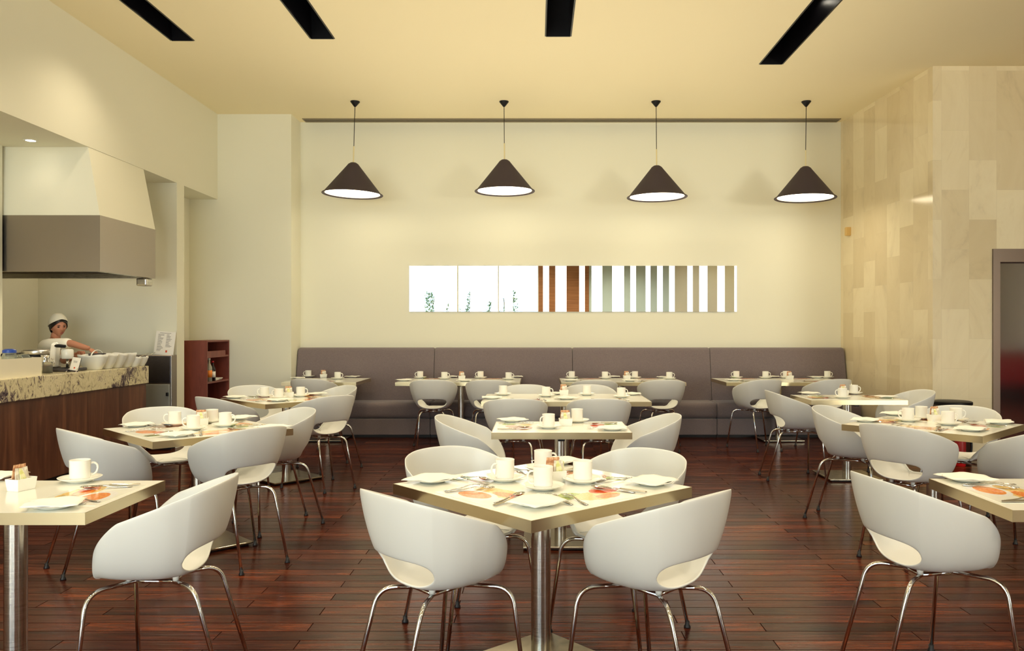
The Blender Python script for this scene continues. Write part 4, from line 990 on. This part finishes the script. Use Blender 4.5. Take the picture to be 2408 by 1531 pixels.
t = thing('person', 'person in white jacket and cap behind the counter, reaching over the serving bowls', 'person', (hx_-0.17, PY+0.12, 0))
L0 = Vector((hx_-0.17, PY+0.12, 0)); hd = Vector((hx_, PY, hz_))-L0
# local frame: x to the picture's right, y away from the camera
pel = Vector((-0.06, 0.12, 0.86)); ch = Vector((0.0, 0.08, 1.10)); nk = hd+Vector((-0.055, 0.03, -0.135))
shR = nk+Vector((0.02, -0.14, -0.075)); shL = nk+Vector((-0.02, 0.17, -0.08))
# whole body in one surface: torso, legs, both arms, neck
hand_t = Vector(((214-CX)/F*(PY-0.42), PY-0.42, H-(822-CY)/F*(PY-0.42)))-L0
elb = Vector(((166-CX)/F*(PY-0.27), PY-0.27, H-(807-CY)/F*(PY-0.27)))-L0
hand_2 = Vector(((184-CX)/F*(PY-0.15), PY-0.15, H-(833-CY)/F*(PY-0.15)))-L0
elb2 = Vector(((150-CX)/F*(PY+0.05), PY+0.05, H-(850-CY)/F*(PY+0.05)))-L0
vs = [pel, (pel+ch)/2+Vector((0, 0, 0)), ch, nk+Vector((-0.03, 0.02, -0.10)), nk, hd+Vector((-0.02, 0.01, -0.05)),
      shR, (shR+elb)/2, elb, (elb*0.35+hand_t*0.65), hand_t+Vector((-0.02, 0.01, 0.01)),
      shL, (shL+elb2)/2, elb2, (elb2+hand_2)/2, hand_2,
      pel+Vector((0, -0.10, -0.06)), pel+Vector((0.0, -0.11, -0.42)), pel+Vector((0.0, -0.12, -0.80)), pel+Vector((0.10, -0.13, -0.83)),
      pel+Vector((0, 0.10, -0.06)), pel+Vector((0.0, 0.11, -0.42)), pel+Vector((0.0, 0.12, -0.80)), pel+Vector((0.10, 0.13, -0.83))]
es = [(0, 1), (1, 2), (2, 3), (3, 4), (4, 5), (3, 6), (6, 7), (7, 8), (8, 9), (9, 10), (3, 11), (11, 12), (12, 13), (13, 14), (14, 15), (0, 16), (16, 17), (17, 18), (18, 19), (0, 20), (20, 21), (21, 22), (22, 23)]
rad = [0.13, 0.12, 0.125, 0.10, 0.05, 0.05, 0.058, 0.048, 0.040, 0.032, 0.024, 0.058, 0.046, 0.040, 0.032, 0.026, 0.09, 0.062, 0.042, 0.035, 0.09, 0.062, 0.042, 0.035]
skin_mesh('body', vs, es, rad, skin, t)
# jacket: the same pose, a little fuller, stopping at the elbows
jv = [pel+Vector((0, 0, -0.05)), vs[1], vs[2], vs[3]+Vector((0, 0, 0.0)), shR, vs[7], vs[8]+(vs[8]-vs[7])*0.05, shL, vs[12], vs[13], nk+Vector((-0.012, 0.008, -0.035))]
skin_mesh('jacket', jv, [(0, 1), (1, 2), (2, 3), (3, 4), (4, 5), (5, 6), (3, 7), (7, 8), (8, 9), (3, 10)], [0.15, 0.145, 0.15, 0.125, 0.082, 0.070, 0.056, 0.082, 0.068, 0.058, 0.064], white_coat, t)
# head with face, turned three quarters to the picture's right and a little down
def head_surface(nu=40, nv=32):
    v = []; f = []
    for i in range(nv+1):
        th = PI*i/nv
        for j in range(nu):
            ph = 2*PI*j/nu; x = math.sin(th)*math.cos(ph); y = math.sin(th)*math.sin(ph); z = math.cos(th)   # +x is the face
            X = x*0.094; Y = y*0.074; Z = z*0.112
            if z < 0: Y *= 1-0.30*(-z)**1.3; X *= 1-0.10*(-z); 
            if x > 0:
                if z < -0.2: X += 0.012*math.exp(-((z+0.78)/0.2)**2)*math.exp(-(y/0.4)**2)            # chin
                X += 0.024*math.exp(-((z+0.20)/0.13)**2)*math.exp(-(y/0.14)**2)                       # nose tip
                X += 0.010*math.exp(-((z-0.02)/0.16)**2)*math.exp(-(y/0.12)**2)
                X += 0.007*math.exp(-((z+0.50)/0.09)**2)*math.exp(-(y/0.25)**2)                       # lips
                X += 0.006*math.exp(-((z-0.22)/0.10)**2)*math.exp(-(y/0.7)**2)                        # brow
                for s_ in (-1, 1):
                    X -= 0.010*math.exp(-((z-0.06)/0.11)**2)*math.exp(-((y-s_*0.36)/0.16)**2)         # eye sockets
                    X += 0.006*math.exp(-((z+0.2)/0.18)**2)*math.exp(-((y-s_*0.5)/0.2)**2)            # cheeks
            v.append((X, Y, Z))
    for i in range(nv):
        for j in range(nu): f.append((i*nu+j, (i+1)*nu+j, (i+1)*nu+(j+1) % nu, i*nu+(j+1) % nu))
    return v, f
hm = Matrix.Translation(hd) @ Matrix.Rotation(R(-38), 4, 'Z') @ Matrix.Rotation(R(14), 4, 'Y') @ Matrix.Rotation(R(6), 4, 'X')
v, f = head_surface(); new('head', [hm @ Vector(p) for p in v], f, skin, t, smooth=True)
def blob(name, c, r, mat, n=14):
    g = G(); pr = [(math.sin(PI*k/n), -math.cos(PI*k/n)) for k in range(n+1)]; v = []; 
    g.lathe(pr, 16); g.v = [tuple(hm @ Vector((c[0]+p[0]*r[0], c[1]+p[1]*r[1], c[2]+p[2]*r[2]))) for p in g.v]
    return g.make(name, mat, t, smooth=True)
for s_ in (-1, 1):
    blob('eye', (0.082, s_*0.027, 0.006), (0.006, 0.012, 0.006), eye_m)
    blob('eyebrow', (0.092, s_*0.028, 0.026), (0.004, 0.017, 0.003), hair_m)
    blob('ear', (0.004, s_*0.071, -0.018), (0.016, 0.008, 0.024), skin)
blob('mouth', (0.0955, 0.0, -0.056), (0.006, 0.017, 0.0055), lip_m)
# hair below the cap, cap and net at the nape
g = G(); v = []; f = []; nu = 36; nv = 14
def capshape(name, top, lo_front, lo_back, k, mat, puff=0.0, ex=1.2):
    v = []; f = []
    for i in range(nv+1):
        for j in range(nu):
            ph = 2*PI*j/nu; fr = (1+math.cos(ph))/2
            lo = lo_back+(lo_front-lo_back)*fr**ex; th = math.acos(max(-1, min(1, 1+(lo-1)*(i/nv)**1.0)))
            x = math.sin(th)*math.cos(ph); y = math.sin(th)*math.sin(ph); z = math.cos(th)
            bk = puff*max(0, -math.cos(ph))*math.sin(th)**2
            v.append(hm @ Vector((x*(0.096*k+bk), y*0.078*k, z*0.114*k+top-bk*0.4)))
    for i in range(nv):
        for j in range(nu): f.append((i*nu+j, (i+1)*nu+j, (i+1)*nu+(j+1) % nu, i*nu+(j+1) % nu))
    o = new(name, v, f, mat, t, smooth=True); m_ = o.modifiers.new('cloth', 'SOLIDIFY'); m_.thickness = 0.005; m_.offset = 1; return o
capshape('hair', 0.0, 0.55, -0.80, 1.035, hair_m, 0.012, 1.6)
capshape('cap', 0.008, 0.64, -0.30, 1.12, cap_m, 0.035)
blob('hair_net', (-0.115, 0.0, -0.055), (0.035, 0.045, 0.04), net_m)
def hand(base, d, up, curl, sgn, name='hand'):
    d = Vector(d).normalized(); up = Vector(up).normalized(); sd = d.cross(up).normalized()*sgn
    P = [base, base+d*0.045]; vs_ = [base-d*0.012, base+d*0.03, base+d*0.062]; ed = [(0, 1), (1, 2)]; rr_ = [(0.024, 0.018), (0.036, 0.016), (0.036, 0.014)]
    o = skin_mesh(name, vs_, ed, rr_, skin, t, 2)
    for k in range(4):
        off = (k-1.5)*0.018; ln = (0.062, 0.070, 0.066, 0.052)[k]; b0 = base+d*0.058+sd*off; a = R(curl)
        d1 = d*math.cos(a*0.6)-up*math.sin(a*0.6); d2 = d*math.cos(a*1.3)-up*math.sin(a*1.3); d3 = d*math.cos(a*1.9)-up*math.sin(a*1.9)
        p1 = b0+d1*ln*0.45; p2 = p1+d2*ln*0.33; p3 = p2+d3*ln*0.25
        skin_mesh('finger', [b0, p1, p2, p3], [(0, 1), (1, 2), (2, 3)], [0.0088, 0.0082, 0.0076, 0.0062], skin, o, 1)
    tb = base+d*0.012-sd*0.030; td = (d*0.7-sd*0.6-up*0.3).normalized()
    skin_mesh('thumb', [tb, tb+td*0.034, tb+(td+d*0.4).normalized()*0.06], [(0, 1), (1, 2)], [0.0105, 0.0095, 0.008], skin, o, 1)
    return o
dh = (hand_t-elb).normalized()
hand(hand_t, (dh.x, dh.y, -0.55), (0.4, 0, 0.9), 30, 1)
hand(hand_2, (0.5, -0.35, 0.35), (-0.3, 0.2, 0.9), 62, -1)
